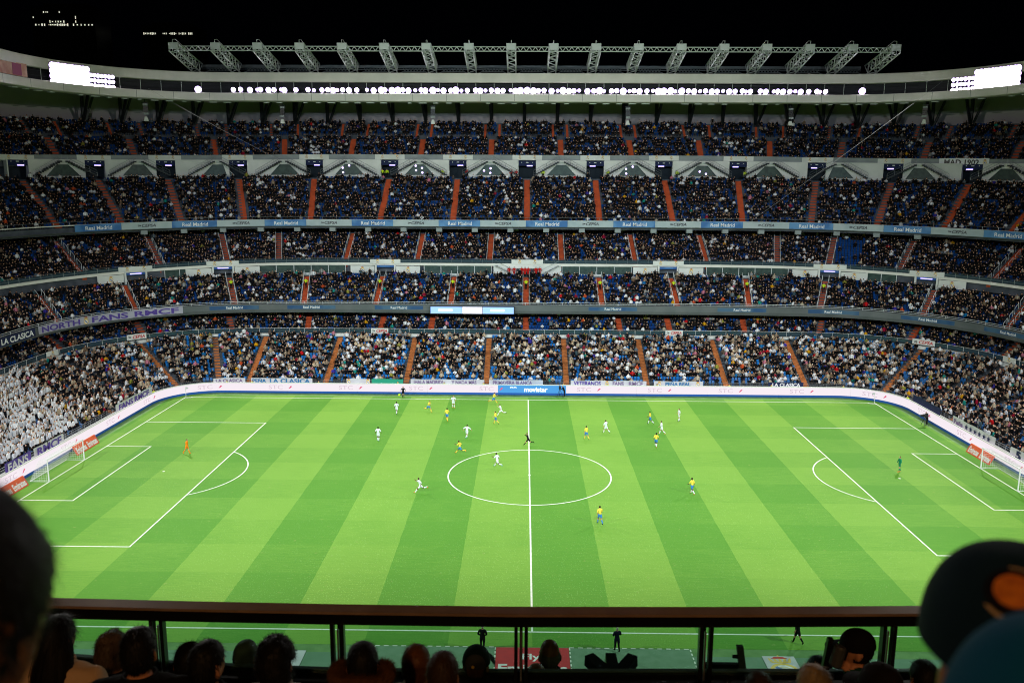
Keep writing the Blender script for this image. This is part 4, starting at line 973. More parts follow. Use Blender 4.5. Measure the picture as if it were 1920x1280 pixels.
rsign(256, 3.2, 'CEPSA', 'white sponsor sign with red letters on the left corner rail', .1)
rsign(1732, 3.6, 'CEPSA', 'white sponsor sign with red letters on the right corner rail', .1)
rsign(98, 2.6, '', 'small white crested sign at the far left of the lower rail', .0, .9, RB, True)
rsign(1893, 2.6, '', 'small white crested sign at the far right of the lower rail', .0, .9, RB, True)
# video screen hung on the middle ledge
sc0, sc1 = -17.0, -2.35
vs_ = empty('video_screen', (0, 0, 0), label='long narrow glowing blue and white video screen hung on the middle ledge', cat='screen')
panel('housing', RC, sc0, sc1, -1.38, .0, M_dark, -.75, .3, parent=vs_)
for i, (f0, f1, mm) in enumerate(((0.01, .38, mat('screen_blue', (.3, .4, .8), .5, emit=(.22, .42, .98), es=.95)), (.385, .62, mat('screen_white', (.8, .8, .9), .5, emit=(.80, .74, 1), es=1.05)), (.625, .99, MATS.get('screen_blue')))):
    a, b = sc0+(sc1-sc0)*f0, sc0+(sc1-sc0)*f1
    panel('screen', RC, a, b, -1.26, -.12, mm or MATS['screen_blue'], -.79, .03, parent=vs_)
    if i != 1: panel('glowing_bar', RC, a+(b-a)*.25, b-(b-a)*.3, -.86, -.5, M_ledw, -.83, .02, parent=vs_)
# goals
def goal(sg, label):
    g = empty('football_goal', (sg*52.5, 0, 0), label=label, cat='goal'); r = .07; W = 3.66+r
    for y in (-W, W): MB().m(M_white).tube([(0, y, 0), (0, y, 2.5)], r, 10).build('post', parent=g)
    MB().m(M_white).tube([(0, -W-r, 2.5), (0, W+r, 2.5)], r, 10).build('crossbar', parent=g)
    mb = MB().m(M_railw); D = 2.1*sg
    mb.tube([(0, -W, .03), (D, -W, .03), (D, W, .03), (0, W, .03)], .035, 6); mb.build('base_frame', parent=g)
    mb = MB().m(mat('net_cord', (.75, .75, .75), .8)); rr0 = .010; st = .26
    dt = .9*sg
    for y in np.arange(-W, W+.01, st):
        mb.tube([(0, y, 2.5), (dt, y, 2.42), (D, y, .05)], rr0, 3, False)
    for f in np.arange(0, 1.01, .09):
        if f < .3: x, z = dt*f/.3, 2.5-.08*f/.3
        else: g_ = (f-.3)/.7; x, z = dt+(D-dt)*g_, 2.42-2.37*g_
        mb.tube([(x, -W, z), (x, W, z)], rr0, 3, False)
    for y in (-W, W):
        for z in np.arange(.2, 2.4, st): x1 = dt+(D-dt)*(2.42-z)/2.37; mb.tube([(0, y, z), (x1, y, z)], rr0, 3, False)
        for x in np.arange(st, 2.1, st):
            zt = 2.45 if x < .9 else 2.42-2.37*(x-.9)/1.2; mb.tube([(x*sg, y, .03), (x*sg, y, zt)], rr0, 3, False)
    mb.build('net', parent=g)
    for y in (-2.9, 2.9):
        pb = MB().m(M_dark).tube([(D+1.6*sg, y, 0), (D+1.6*sg, y, 2.6)], .05, 6); pb.build('net_stay', parent=g)
goal(-1, 'white football goal with net at the left end of the pitch'); goal(1, 'white football goal with net at the right end of the pitch')
for sx, sy in ((-1, 1), (1, 1)):
    f = empty('corner_flag', (sx*52.5, sy*34, 0), label=f"thin white corner flag pole at the far {'left' if sx < 0 else 'right'} corner", cat='corner flag')
    MB().m(M_white).tube([(0, 0, 0), (0, 0, 1.6)], .035, 6).build('pole', parent=f)
    V = [(0, 0, 1.25), (.42*-sx, .05, 1.32), (.40*-sx, .06, 1.52), (0, 0, 1.6)]; link('flag', mkmesh('flag', V+[(x, y+.012, z) for x, y, z in V], [(0, 1, 2, 3), (7, 6, 5, 4), (0, 3, 7, 4), (1, 5, 6, 2), (3, 2, 6, 7), (0, 4, 5, 1)], M_cloth), f)
# low orange sponsor boards beside the goals
M_or = noisy('orange_board', (.80, .12, .03), (.72, .09, .04), .7, .6)
def ez(x, y, rz, label):
    o = empty('goal_line_board', (x, y, 0), rz, label=label, cat='advertising board')
    tl = .55
    P = [(-2.6, -.02, .03), (2.6, -.02, .03), (2.6, .10, .03), (-2.6, .10, .03)]; t = 1.05
    MB().m(M_or).hexa(P+[(x_, y_+tl, z_+t) for x_, y_, z_ in P]).build('panel', parent=o)
    V, F = textgeo('Fly', .36, None, .03); V2, F2 = textgeo('Emirates', .62, None, .035)
    for (VV, FF, cx, cz) in ((V2, F2, .1, .48), ):
        for cx in (-1.25, 1.3):
            k_ = 2.2/(VV[:, 0].max()-VV[:, 0].min()); q = [(cx+v[0]*k_, -.03+tl*(cz+v[1])/t, .03+cz+v[1]) for v in VV]; link('lettering', mkmesh('lettering', q, FF, M_white), o)
for sg, ya, yb in ((-1, 7.9, -7.4), (1, 7.6, -7.8)):
    nm = 'left' if sg < 0 else 'right'
    ez(sg*54.1, ya, -sg*pi/2 if sg > 0 else pi/2, f'tilted orange board with white lettering beyond the {nm} goal'); ez(sg*54.1, yb, -sg*pi/2 if sg > 0 else pi/2, f'tilted orange board with white lettering on the near side of the {nm} goal')
# technical areas, red mat, crest sheet, blue strip
for nm, x0, x1 in (('left', -11.1, -2.6), ('right', 2.62, 11.1)):
    o = sheet('technical_area', [(x0, -39.9), (x1, -39.9), (x1, -36.15), (x0, -36.15)], .012, noisy('tech_turf', (.13, .25, .14), (.16, .28, .17), 1.5, .9)); 
    mb = MB().m(M_line)
    for x in np.arange(x0, x1-.2, .62): mb.box((x+.15, -36.1, .022), (.34, .09, .006))
    for y in np.arange(-39.8, -36.1, .5):
        for xx in (x0, x1): mb.box((xx, y, .022), (.09, .28, .006))
    mb.build('technical_area_marking', kind='structure')
o = link('red_carpet', MB().m(noisy('red_mat', (.55, .012, .02), (.48, .012, .02), 2, .8)).box((0, -38.0, .02), (5.1, 3.7, .02)).mesh('red_carpet'), None, label='red sponsor mat with white lettering between the technical areas', cat='mat')
V, F = textgeo('Emirates', .95, 4.7, .035); link('lettering', mkmesh('lettering', [(v[0], -38.75+v[1], .034) for v in V], F, M_white), o)
V, F = textgeo('Fly', .7, 1.3, .02); link('lettering', mkmesh('lettering', [(v[0]-.1, -37.3+v[1], .034) for v in V], F, M_white), o)
V, F, mi = crest_geo(.98, 28)
for nm, cx in (('right', 17.0), ('left', -16.9)):
    o = link('crest_sheet', MB().m(M_cloth).box((cx, -38.3, .03), (2.2, 2.8, .03)).mesh('crest_sheet'), None, label='white sheet with gold crest lying by the near touchline' if nm == 'right' else 'plain white sheet lying by the near touchline at left', cat='sheet')
    if nm == 'right': link('crest', mkmesh('crest', [(cx+x, -38.75+y, .05+z) for x, y, z in V], F, [M_gold, M_white, M_blueP, M_red], mi), o)
sheet('side_track', [(-58, -41.5), (58, -41.5), (58, -40.3), (-58, -40.3)], .02, M_blueB)
sheet('side_path', [(-58, -40.3), (58, -40.3), (58, -37.0), (-58, -37.0)], .004, noisy('path_green', (.12, .24, .14), (.15, .27, .17), .6, .9))

# ------------------------------------------------------------------ people on and around the pitch
def skin_body(joints, edges, rad, sub=1):
    names = list(joints); me = bpy.data.meshes.new('b'); me.from_pydata([joints[n] for n in names], [(names.index(a), names.index(b)) for a, b in edges], [])
    o = bpy.data.objects.new('b', me); COL.objects.link(o); o.modifiers.new('s', 'SKIN'); o.modifiers.new('u', 'SUBSURF').levels = sub
    for i, n in enumerate(names):
        r = rad[n]; me.skin_vertices[0].data[i].radius = r if isinstance(r, tuple) else (r, r); me.skin_vertices[0].data[i].use_root = (n == 'pelvis')
    dg = bpy.context.evaluated_depsgraph_get(); m2 = bpy.data.meshes.new_from_object(o.evaluated_get(dg)); bpy.data.objects.remove(o)
    V = np.array([v.co[:] for v in m2.vertices]); Nn = np.array([v.normal[:] for v in m2.vertices]); F = [tuple(p.vertices) for p in m2.polygons]; bpy.data.meshes.remove(m2)
    return V, Nn, F
EDG = [('pelvis', 'waist'), ('waist', 'chest'), ('chest', 'neck'), ('neck', 'chin'), ('chin', 'skull'), ('skull', 'crown'),
       ('chest', 'shl'), ('shl', 'ell'), ('ell', 'wrl'), ('wrl', 'hal'), ('chest', 'shr'), ('shr', 'elr'), ('elr', 'wrr'), ('wrr', 'har'),
       ('pelvis', 'hil'), ('hil', 'knl'), ('knl', 'anl'), ('anl', 'tol'), ('pelvis', 'hir'), ('hir', 'knr'), ('knr', 'anr'), ('anr', 'tor')]
RADS = dict(pelvis=(.15, .11), waist=(.135, .10), chest=(.17, .12), neck=.055, chin=.075, skull=.095, crown=.07, shl=.07, shr=.07, ell=.048, elr=.048, wrl=.033, wrr=.033, hal=.034, har=.034,
            hil=.10, hir=.10, knl=.066, knr=.066, anl=.042, anr=.042, tol=.035, tor=.035)
def joints_for(pose):
    ph = pose.get('phase', 0); st = pose.get('stride', 0); ln_ = pose.get('lean', 0); arm = pose.get('arm', .5); bend = pose.get('bend', .4)
    J = dict(pelvis=(0, 0, .95), waist=(0, ln_*.1, 1.08), chest=(0, ln_*.28, 1.32), neck=(0, ln_*.42, 1.50), chin=(0, ln_*.48+.02, 1.58), skull=(0, ln_*.5+.01, 1.68), crown=(0, ln_*.52, 1.75))
    for sd, n, g in ((-1, 'l', 1), (1, 'r', -1)):
        a = g*st; hx = sd*.10; J['hi'+n] = (hx, 0, .90)
        th = a*.9; kn = (hx*1.05, sin(th)*.43, .90-cos(th)*.43); J['kn'+n] = kn
        kb = max(0, -a)*1.2+.08 if a < 0 else a*.25; sh_ = th-kb
        an = (hx*1.05, kn[1]+sin(sh_)*.41, kn[2]-cos(sh_)*.41); J['an'+n] = an
        J['to'+n] = (hx*1.15, an[1]+.15*cos(sh_), an[2]-.05+.12*sin(sh_))
        sx = sd*.19; sy = ln_*.33; J['sh'+n] = (sx, sy, 1.43); b = -g*st*arm*1.2
        sp_ = pose.get('spread', .25)
        el = (sx+sd*.26*sp_, sy+sin(b)*.27, 1.43-cos(b)*.27*(1-sp_*.3)); J['el'+n] = el
        wb = b+bend*1.6; wr = (el[0]+sd*.05*sp_, el[1]+sin(wb)*.25, el[2]-cos(wb)*.25); J['wr'+n] = wr
        J['ha'+n] = (wr[0], wr[1]+sin(wb)*.1, wr[2]-cos(wb)*.1)
    for k, v in pose.get('set', {}).items(): J[k] = v
    zmin = min(J['anl'][2]-.06, J['anr'][2]-.06, J['tol'][2]-.03, J['tor'][2]-.03)
    return {k: Vector((v[0], v[1], v[2]-zmin)) for k, v in J.items()}
def nearest_bone(C, J):
    best = np.full(len(C), 1e9); idx = np.zeros(len(C), int); tt = np.zeros(len(C))
    for i, (a, b) in enumerate(EDG):
        A = np.array(J[a]); B = np.array(J[b]); d = B-A; t = np.clip(((C-A)@d)/(d@d+1e-9), 0, 1); dist = np.linalg.norm(C-(A+t[:, None]*d), axis=1)
        dist -= .5*(RADS[a] if not isinstance(RADS[a], tuple) else RADS[a][0])
        m = dist < best; best[m] = dist[m]; idx[m] = i; tt[m] = t[m]
    return idx, tt
def shell(name, V, Nn, F, sel, off, mt, parent, jit=0):
    fs = [F[i] for i in np.nonzero(sel)[0]]
    if not fs: return
    used = sorted({v for f in fs for v in f}); mp = {v: i for i, v in enumerate(used)}
    P = V[used]+Nn[used]*off; Q = V[used]-Nn[used]*.003; n = len(used)
    F2 = [tuple(mp[v] for v in f) for f in fs]; cnt = {}
    for f in F2:
        for i in range(len(f)): e = (f[i], f[(i+1) % len(f)]); cnt[e] = 1
    rim = [(b, a, a+n, b+n) for (a, b) in cnt if (b, a) not in cnt]
    return link(name, mkmesh(name, np.concatenate([P, Q]), F2+rim, mt, smooth=True), parent)
def fmat(nm, c, r=.85): return mat(nm, lin(*c), r, spec=.2)
K = dict(white=fmat('white_kit', (238, 236, 244)), yellow=fmat('yellow_kit', (246, 218, 80)), blue=fmat('blue_kit', (64, 130, 200)), black=fmat('black_kit', (16, 16, 20)), orange=fmat('orange_kit', (250, 140, 20)),
         green=fmat('green_kit', (20, 130, 90)), navy=fmat('navy_coat', (16, 22, 44)), skin=fmat('fair_skin', (205, 150, 120), .6), skin2=fmat('brown_skin', (120, 78, 56), .6), hair=fmat('dark_hair', (18, 14, 12)), grey=fmat('grey_hair', (190, 180, 165)),
         orangeb=fmat('orange_boots', (255, 120, 20)), teal=fmat('teal_boots', (60, 170, 180)), red=fmat('red_bib', (200, 30, 25)), hiviz=fmat('hi_vis', (205, 230, 40)))
def figure(x, y, z, face, pose, kit, label, cat='person', group=None, scale=1.0, extra=None):
    J = joints_for(pose); V, Nn, F = skin_body(J, EDG, RADS); C = np.array([V[list(f)].mean(0) for f in F]); idx, tt = nearest_bone(C, J)
    nb = [f"{a}-{b}" for a, b in EDG]; bn = np.array([nb[i] for i in idx])
    head = np.isin(bn, ['neck-chin', 'chin-skull', 'skull-crown']); hx = np.array(J['skull'])
    root = link('person', mkmesh('person', V, F, kit.get('skin', K['skin']), smooth=True), None, label=label, cat=cat, group=group)
    root.location = (x, y, z); root.rotation_euler = (0, 0, face); root.scale = (scale,)*3
    if kit.get('hair', K['hair']):
        sel = head & (((C[:, 1]-hx[1]) < -.01) & (C[:, 2] > hx[2]-.09) | (C[:, 2] > hx[2]+.05)); shell('hair', V, Nn, F, sel, .012, kit.get('hair', K['hair']), root)
    tors = np.isin(bn, ['pelvis-waist', 'waist-chest', 'chest-neck', 'chest-shl', 'chest-shr']) & (C[:, 2] < J['neck'][2]+.02)
    up = np.isin(bn, ['shl-ell', 'shr-elr']); fo = np.isin(bn, ['ell-wrl', 'elr-wrr'])
    th = np.isin(bn, ['hil-knl', 'hir-knr', 'pelvis-hil', 'pelvis-hir']); sh_ = np.isin(bn, ['knl-anl', 'knr-anr']); ft = np.isin(bn, ['anl-tol', 'anr-tor'])
    if kit.get('coat'):
        shell('coat', V, Nn, F, tors | up | fo | (th & (C[:, 2] > J['hil'][2]-.30)), .022, kit['coat'], root); shell('trousers', V, Nn, F, th | sh_, .012, kit.get('legs', K['black']), root)
    else:
        shell('shirt', V, Nn, F, tors | up | (fo if kit.get('long') else up), .014, kit['shirt'], root)
        lo = (tt < .72) if not kit.get('long_legs') else (tt < 2)
        shell('shorts', V, Nn, F, (th & (lo | np.isin(bn, ['pelvis-hil', 'pelvis-hir']))), .018, kit['shorts'], root)
        shell('socks', V, Nn, F, sh_, .008, kit['socks'], root)
    shell('boots', V, Nn, F, ft, .010, kit.get('boots', K['black']), root)
    if extra: extra(root, J)
    return root
def yaw_to(dx, dy): return math.atan2(dy, dx)-pi/2
W_ = dict(shirt=K['white'], shorts=K['white'], socks=K['white']); Y_ = dict(shirt=K['yellow'], shorts=K['blue'], socks=K['yellow'])
RUN = dict(stride=.75, lean=.35, arm=.9, bend=.8); RUN2 = dict(stride=-.7, lean=.3, arm=.8, bend=.8); WALK = dict(stride=.35, lean=.1, arm=.6, bend=.3); WALK2 = dict(stride=-.4, lean=.15, arm=.6, bend=.4); STD = dict(stride=.12, lean=.05, arm=.2, bend=.25, spread=.5)
WIDE = dict(stride=.5, lean=.2, arm=.4, bend=.3, spread=1.0)
PL = [  # x, y, kit, pose, heading (x,y), boots, label
 (-18.8, 25.3, 'W', WALK, (.2, 1), 'black', 'player in all white walking near the far left touchline', 'skin2'),
 (-11.0, 28.9, 'W', STD, (.3, -1), 'orangeb', 'player in all white facing the camera near the far touchline', 'skin'),
 (-3.9, 24.9, 'W', RUN, (-1, .1), 'black', 'player in all white running with bent body beside a yellow shirted player', 'skin'),
 (-19.2, 12.3, 'W', STD, (.1, 1), 'teal', 'player in all white standing alone on the left half, back turned', 'skin2'),
 (-8.0, 13.9, 'W', dict(WIDE), (.3, .8), 'teal', 'player in all white with arms spread between circle and far touchline', 'skin'),
 (-3.7, 2.6, 'W', RUN2, (-.9, .5), 'teal', 'player in all white running inside the centre circle', 'skin2'),
 (-11.6, -5.8, 'W', dict(RUN, stride=.9), (-.9, -.1), 'orangeb', 'player in all white striding left of the centre circle in orange boots', 'skin2'),
 (10.2, 16.7, 'W', WIDE, (-.5, .5), 'black', 'player in all white just right of the halfway line', 'skin'),
 (17.5, 16.5, 'W', WALK2, (-.8, .2), 'orangeb', 'player in all white between two yellow shirted players on the right', 'skin'),
 (20.9, 22.7, 'W', STD, (-1, -.2), 'black', 'player in all white standing furthest right of his team', 'skin'),
 (-14.4, 26.7, 'Y', dict(RUN, lean=.5), (.6, -.5), 'orangeb', 'player in yellow shirt with the ball at his feet on the far left', 'skin'),
 (-11.3, 22.0, 'Y', WALK, (0, 1), 'orangeb', 'player in yellow shirt and blue shorts walking behind the ball carrier', 'skin'),
 (-5.2, 31.8, 'Y', RUN, (1, .1), 'orangeb', 'player in yellow shirt running close to the far touchline', 'skin'),
 (-4.5, 20.6, 'Y', WALK2, (-1, .2), 'black', 'player in yellow shirt marking the bending white player', 'skin'),
 (-8.4, 7.5, 'Y', dict(RUN2, stride=-.85), (-1, .2), 'orangeb', 'player in yellow shirt running above the centre circle', 'skin2'),
 (7.4, 13.8, 'Y', WALK, (-.4, .6), 'black', 'player in yellow shirt right of the referee', 'skin'),
 (16.7, 21.3, 'Y', WALK2, (-.9, .2), 'black', 'player in yellow shirt furthest up the right half', 'skin2'),
 (15.9, 10.9, 'Y', WALK, (.3, 1), 'orangeb', 'player in yellow shirt with orange boots below the white player on the right', 'skin2'),
 (17.2, -5.5, 'Y', WALK2, (-.5, .8), 'orangeb', 'player in yellow shirt alone right of the centre circle', 'skin2'),
 (6.7, -13.8, 'Y', WALK, (-.3, .9), 'black', 'player in yellow shirt nearest the camera below the centre circle', 'skin'),
]
for x, y, kt, pose, (hx, hy), bt, lb, sk in PL:
    kit = dict(W_ if kt == 'W' else Y_); kit['boots'] = K[bt]; kit['skin'] = K[sk]
    if kt == 'Y' and (x > 10 or y < 0): kit['socks'] = K['blue'] if x < 10 else K['white']
    figure(x, y, .02, yaw_to(hx, hy), pose, kit, lb, scale=1.04)
bk_ = dict(shirt=K['black'], shorts=K['black'], socks=K['black'])
figure(-.1, 11.1, .02, yaw_to(-1, .3), dict(RUN, stride=.8), dict(bk_, long=True, shirt=K['black']), 'referee in black running across the halfway line above the centre circle')
def flagx(root, J, c=K['hiviz']):
    h = J['har']; d = Vector((.1, .25, -.5)); MB().m(K['black']).tube([h, h+d], .012, 5).build('flag_stick', parent=root)
    p = [h+d, h+d*.35, h+d*.35+Vector((.32, .05, -.05)), h+d+Vector((.34, .05, .05))]
    o = Vector((.01, -.01, 0)); link('flag', mkmesh('flag', p+[q+o for q in p], [(0, 1, 2, 3), (7, 6, 5, 4), (0, 4, 5, 1), (1, 5, 6, 2), (2, 6, 7, 3), (3, 7, 4, 0)], c), root)
figure(-19.2, 34.7, .02, yaw_to(.1, -1), STD, bk_, 'linesman in black holding a yellow flag on the far touchline', extra=flagx)
figure(18.9, -35.1, .02, yaw_to(-.6, .9), WALK, bk_, 'linesman in black carrying an orange flag along the near touchline', extra=lambda r_, J: flagx(r_, J, K['orangeb']), scale=1.03)
figure(-41.4, 6.5, .02, yaw_to(1, -.1), WALK, dict(shirt=K['orange'], shorts=K['orange'], socks=K['orange'], boots=K['orangeb'], long=True), 'goalkeeper in all orange inside the left penalty area', scale=1.06)
figure(42.4, 2.2, .02, yaw_to(-1, 0), STD, dict(shirt=K['green'], shorts=K['green'], socks=K['green'], boots=K['orangeb'], long=True), 'goalkeeper in all green standing near the right penalty spot', scale=1.06)
POCK = dict(stride=.08, set=dict(ell=(-.30, -.08, 1.18), wrl=(-.20, .10, 1.02), hal=(-.15, .12, .98), elr=(.30, -.08, 1.18), wrr=(.20, .10, 1.02), har=(.15, .12, .98)))
FOLD = dict(stride=.15, set=dict(ell=(-.28, .02, 1.17), wrl=(-.04, .20, 1.18), hal=(.06, .22, 1.20), elr=(.28, .02, 1.17), wrr=(.04, .22, 1.22), har=(-.06, .23, 1.24)))
figure(-3.5, -36.5, .02, yaw_to(.1, 1), POCK, dict(coat=K['black'], hair=K['grey']), 'coach in long black coat standing at the near touchline left of the halfway line', scale=1.02)
figure(5.9, -36.5, .02, yaw_to(-.3, 1), FOLD, dict(coat=K['navy'], hair=K['grey']), 'coach in navy suit with folded arms at the near touchline', scale=1.02)
# ball
bm = bmesh.new(); bmesh.ops.create_icosphere(bm, subdivisions=3, radius=.11); bmm = bpy.data.meshes.new('football'); bm.to_mesh(bmm); bm.free()
fm = mat('football_skin', (.8, .7, .2), .5); t = NT(fm); vo = t.n('ShaderNodeTexVoronoi', {}); vo.inputs['Scale'].default_value = 9; t.t.links.new(t.n('ShaderNodeTexCoord').outputs['Object'], vo.inputs['Vector'])
t.base(t.mix(t.n('ShaderNodeMapRange', {0: vo.outputs['Distance'], 1: .25, 2: .32}).outputs[0], (.12, .08, .02), (.85, .72, .10))); bmm.materials.append(fm)
for p_ in bmm.polygons: p_.use_smooth = True
o = link('football', bmm, None, label='yellow football at the feet of the yellow shirted player on the far left', cat='football'); o.location = (-13.95, 26.35, .13)
# far-side staff: stewards, camera crews
def tripod_cam(x, y, z, rz, label):
    c = empty('television_camera', (x, y, z), rz, label=label, cat='camera')
    b = MB().m(M_black); b.box((0, 0, 1.45), (.32, .6, .36)); b.box((0, .45, 1.47), (.22, .4, .22)); b.box((0, -.2, 1.72), (.14, .3, .16)); b.build('camera_body', parent=c)
    for a in (0, 2.1, 4.2): MB().m(M_black).tube([(0, 0, 1.3), (.55*cos(a+.5), .55*sin(a+.5), 0)], .03, 5).build('leg', parent=c)
    MB().m(M_black).tube([(0, -.3, 1.35), (.1, -.8, 1.2)], .02, 5).build('pan_handle', parent=c)
tripod_cam(4.9, 36.1, 0, pi, 'black television camera on a tripod in front of the halfway line board')
figure(5.6, 36.2, .0, yaw_to(-1, -.4), dict(stride=.1, lean=.6, bend=.8), dict(coat=K['black'], hair=K['hair']), 'camera operator in black bending behind the halfway line camera')
tripod_cam(54.3, 21.6, 0, pi/2, 'black television camera on a tripod near the right corner boards')
figure(55.0, 22.5, .0, yaw_to(-1, -.6), dict(stride=.1, lean=.6, bend=.8), dict(coat=K['black'], hair=K['hair']), 'camera operator in black beside the right side boards')
k_ = 0
for L in (-58, -47.5, -43.5, -33, -20.5, -13.2, -7, 5.5, 12.4, 20.2, 31.5, 38, 49, -66, 58, 71):
    p = RP.pt(L, 1.0, .0); az = RP.frame(L)[1]
    figure(p.x, p.y, .0, az+pi, STD, dict(shirt=K['hiviz'], shorts=K['black'], socks=K['black'], long_legs=True), f'steward in yellow vest standing behind the pitch boards, {n_of(k_)}', group='stewards in yellow vests behind the boards'); k_ += 1
k_ = 0
for T, f, ss in ((TC, .55, (-26.6, -13.5, -.4, 12.8, 25.9, 38.6, 50.6, -39.5, -51.3)),):
    for s_ in ss:
        i = int(f*T.rows); R = T.rings[i]; p = R.pt(R.s2L(s_), .15, .02); az = R.frame(R.s2L(s_))[1]
        figure(p.x, p.y, p.z, az+pi, STD, dict(shirt=K['hiviz'], shorts=K['black'], socks=K['black'], long_legs=True), f'steward in yellow vest on an orange stairway of the middle tier, {n_of(k_)}', group='stewards on the middle tier stairways'); k_ += 1
k_ = 0
for dl in (-3.3, -2.4, -1.0, -.4, .2, 1.6, 2.3):
    p = RW.pt(RW.s2L(-.2)+dl, -.3 if abs(dl) > 1.2 else -.6, .1); figure(p.x, p.y, p.z, pi, STD, dict(shirt=K['red'], shorts=K['red'], socks=K['black'], long_legs=True, long=True), f'medic in red overalls at the central balcony, {n_of(k_)}', group='medics in red at the central balcony'); k_ += 1
k_ = 0
for s_, dl in ((-26, -2.6), (-14.3, 1.9), (-14.3, -3.1), (-.3, -3.2), (-.3, -2.2), (-.3, 3.2), (-28.1, -1.4), (27.2, 2.6), (38.4, 1.3), (13.4, 2.6)):
    p = RU.pt(RU.s2L(s_)+dl, -.5, .0); kk = K['red'] if k_ in (1, 3, 4) else K['hiviz']
    figure(p.x, p.y, p.z, pi, STD, dict(shirt=kk, shorts=K['black'], socks=K['black'], long_legs=True, long=True), f"attendant in {'red' if kk is K['red'] else 'yellow'} jacket by the upper white wall, {n_of(k_)}", group='attendants in jackets by the upper white wall'); k_ += 1

# ------------------------------------------------------------------ the near stand: terrace, rail, lamps, spectators around the camera
def unp(u, v, d): return Vector(CP)+(FW+RT*((u-960)/FPX)+UP*((640-v)/FPX))*d
mb = MB().m(M_conc); yy = CP[1]-3.0; zz = 32.0; prof = []
for k in range(10):
    prof += [(yy, zz), (yy+.80, zz)]; yy += .80; zz -= .44
prof = prof[:-1]+[(CP[1]+4.9, prof[-1][1])]
V = [(x, y, z) for x in (-30, 30) for y, z in prof]; n = len(prof)
mb.add(V, [(i, i+1, n+i+1, n+i) for i in range(n-1)]); near_terrace = mb.build('seating_tier', parent=stadium)
# guard rail: wooden topped beam, glass, twin posts, slab edge
M_beamtop = noisy('brown_handrail', (.36, .24, .16), (.28, .18, .12), 6, .28, spec=.8)
M_beam = mat('dark_beam', (.012, .012, .014), .35, .4)
nr = empty('balcony_rail', (0, 0, 0), label='long dark balcony rail with brown top and glass panels in front of the spectators', cat='railing')
def band(mb, pts, dy0, dy1, dz0, dz1):
    V = []
    for p in pts:
        for dy, dz in ((dy0, dz0), (dy1, dz0), (dy1, dz1), (dy0, dz1)): V.append((p.x, p.y+dy, p.z+dz))
    n = len(pts); F = []
    for i in range(n-1):
        for j in range(4): F.append((i*4+j, (i+1)*4+j, (i+1)*4+(j+1) % 4, i*4+(j+1) % 4))
    F += [(0, 1, 2, 3), tuple((n-1)*4+j for j in (3, 2, 1, 0))]; return mb.add(V, F)
DR = 5.3
RPT = [unp(u, v, DR) for u, v in ((-500, 1110), (-200, 1119), (60, 1127), (340, 1134), (640, 1140), (960, 1144.5), (1340, 1145), (1730, 1143), (2100, 1139), (2450, 1134))]
band(MB().m(M_beamtop), RPT, -.045, .055, -.018, 0).build('handrail', parent=nr)
band(MB().m(M_beam), RPT, -.048, .045, -.085, -.020).build('beam', parent=nr)
def unpy(u, v, y):
    d = unp(u, v, 1)-Vector(CP); return Vector(CP)+d*((y-CP[1])/d.y)
LPT = [Vector((p.x, p.y+.02, unpy(u, v, p.y+.02).z)) for p, (u, v) in zip(RPT, ((-500, 1212), (-200, 1222), (60, 1232), (330, 1250), (640, 1262), (960, 1264), (1340, 1264), (1730, 1264), (2100, 1260), (2450, 1256)))]
band(MB().m(M_beam), LPT, -.10, .06, -.05, 0).build('bottom_rail', parent=nr)
band(MB().m(mat('edge_strip', (.45, .46, .46), .3, .6)), LPT, .02, .05, .003, .012).build('edge_strip', parent=nr)
band(MB().m(M_conc), LPT, -.14, .0, -1.2, -.052).build('upstand', parent=nr)
m = bpy.data.materials.new('balcony_glass'); m.use_nodes = True; nt = m.node_tree; nt.nodes.remove(nt.nodes['Principled BSDF'])
tr = nt.nodes.new('ShaderNodeBsdfTransparent'); tr.inputs[0].default_value = (.42, .66, .60, 1); gl = nt.nodes.new('ShaderNodeBsdfGlossy'); gl.inputs['Roughness'].default_value = .03
mx = nt.nodes.new('ShaderNodeMixShader'); mx.inputs[0].default_value = .03; nt.links.new(tr.outputs[0], mx.inputs[1]); nt.links.new(gl.outputs[0], mx.inputs[2]); nt.links.new(mx.outputs[0], nt.nodes['Material Output'].inputs[0])
n = len(RPT); V = [(p.x, p.y-.005, p.z-.10) for p in RPT]+[(q.x, q.y-.025, q.z+.012) for q in LPT]
link('glass_panel', mkmesh('glass_panel', V, [(i, i+1, n+i+1, n+i) for i in range(n-1)], m), nr)
V2 = [(p.x, p.y-.005, p.z-.104) for p in RPT]; mb = MB().m(M_beam); mb.tube(V2, .004, 4); mb.build('glass_edge', parent=nr)
M_post = mat('post_steel', (.03, .032, .035), .3, .7)
def interp(P, x):
    for a, b in zip(P, P[1:]):
        if a.x <= x <= b.x: return a.lerp(b, (x-a.x)/(b.x-a.x))
for u in (-42, 298, 634, 977, 1322, 1663, 2000):
    x = unp(u, 1210, DR).x; a = interp(RPT, x); b = interp(LPT, x)
    po = MB().m(M_post)
    for dx in (-.032, .032): po.box((x+dx, a.y-.045, (a.z-.085+b.z)/2-.02), (.022, .05, a.z-.085-b.z+.06))
    o = po.build('post', parent=nr)
    MB().m(M_rail).box((x, a.y-.035, (a.z-.09+b.z)/2-.03), (.010, .02, (a.z-b.z)*.8)).build('clamp_bar', parent=o)
    MB().m(M_beam).box((x, a.y+.01, (a.z-.09+b.z)/2), (.020, .03, (a.z-b.z)*.95)).build('mullion', parent=o)
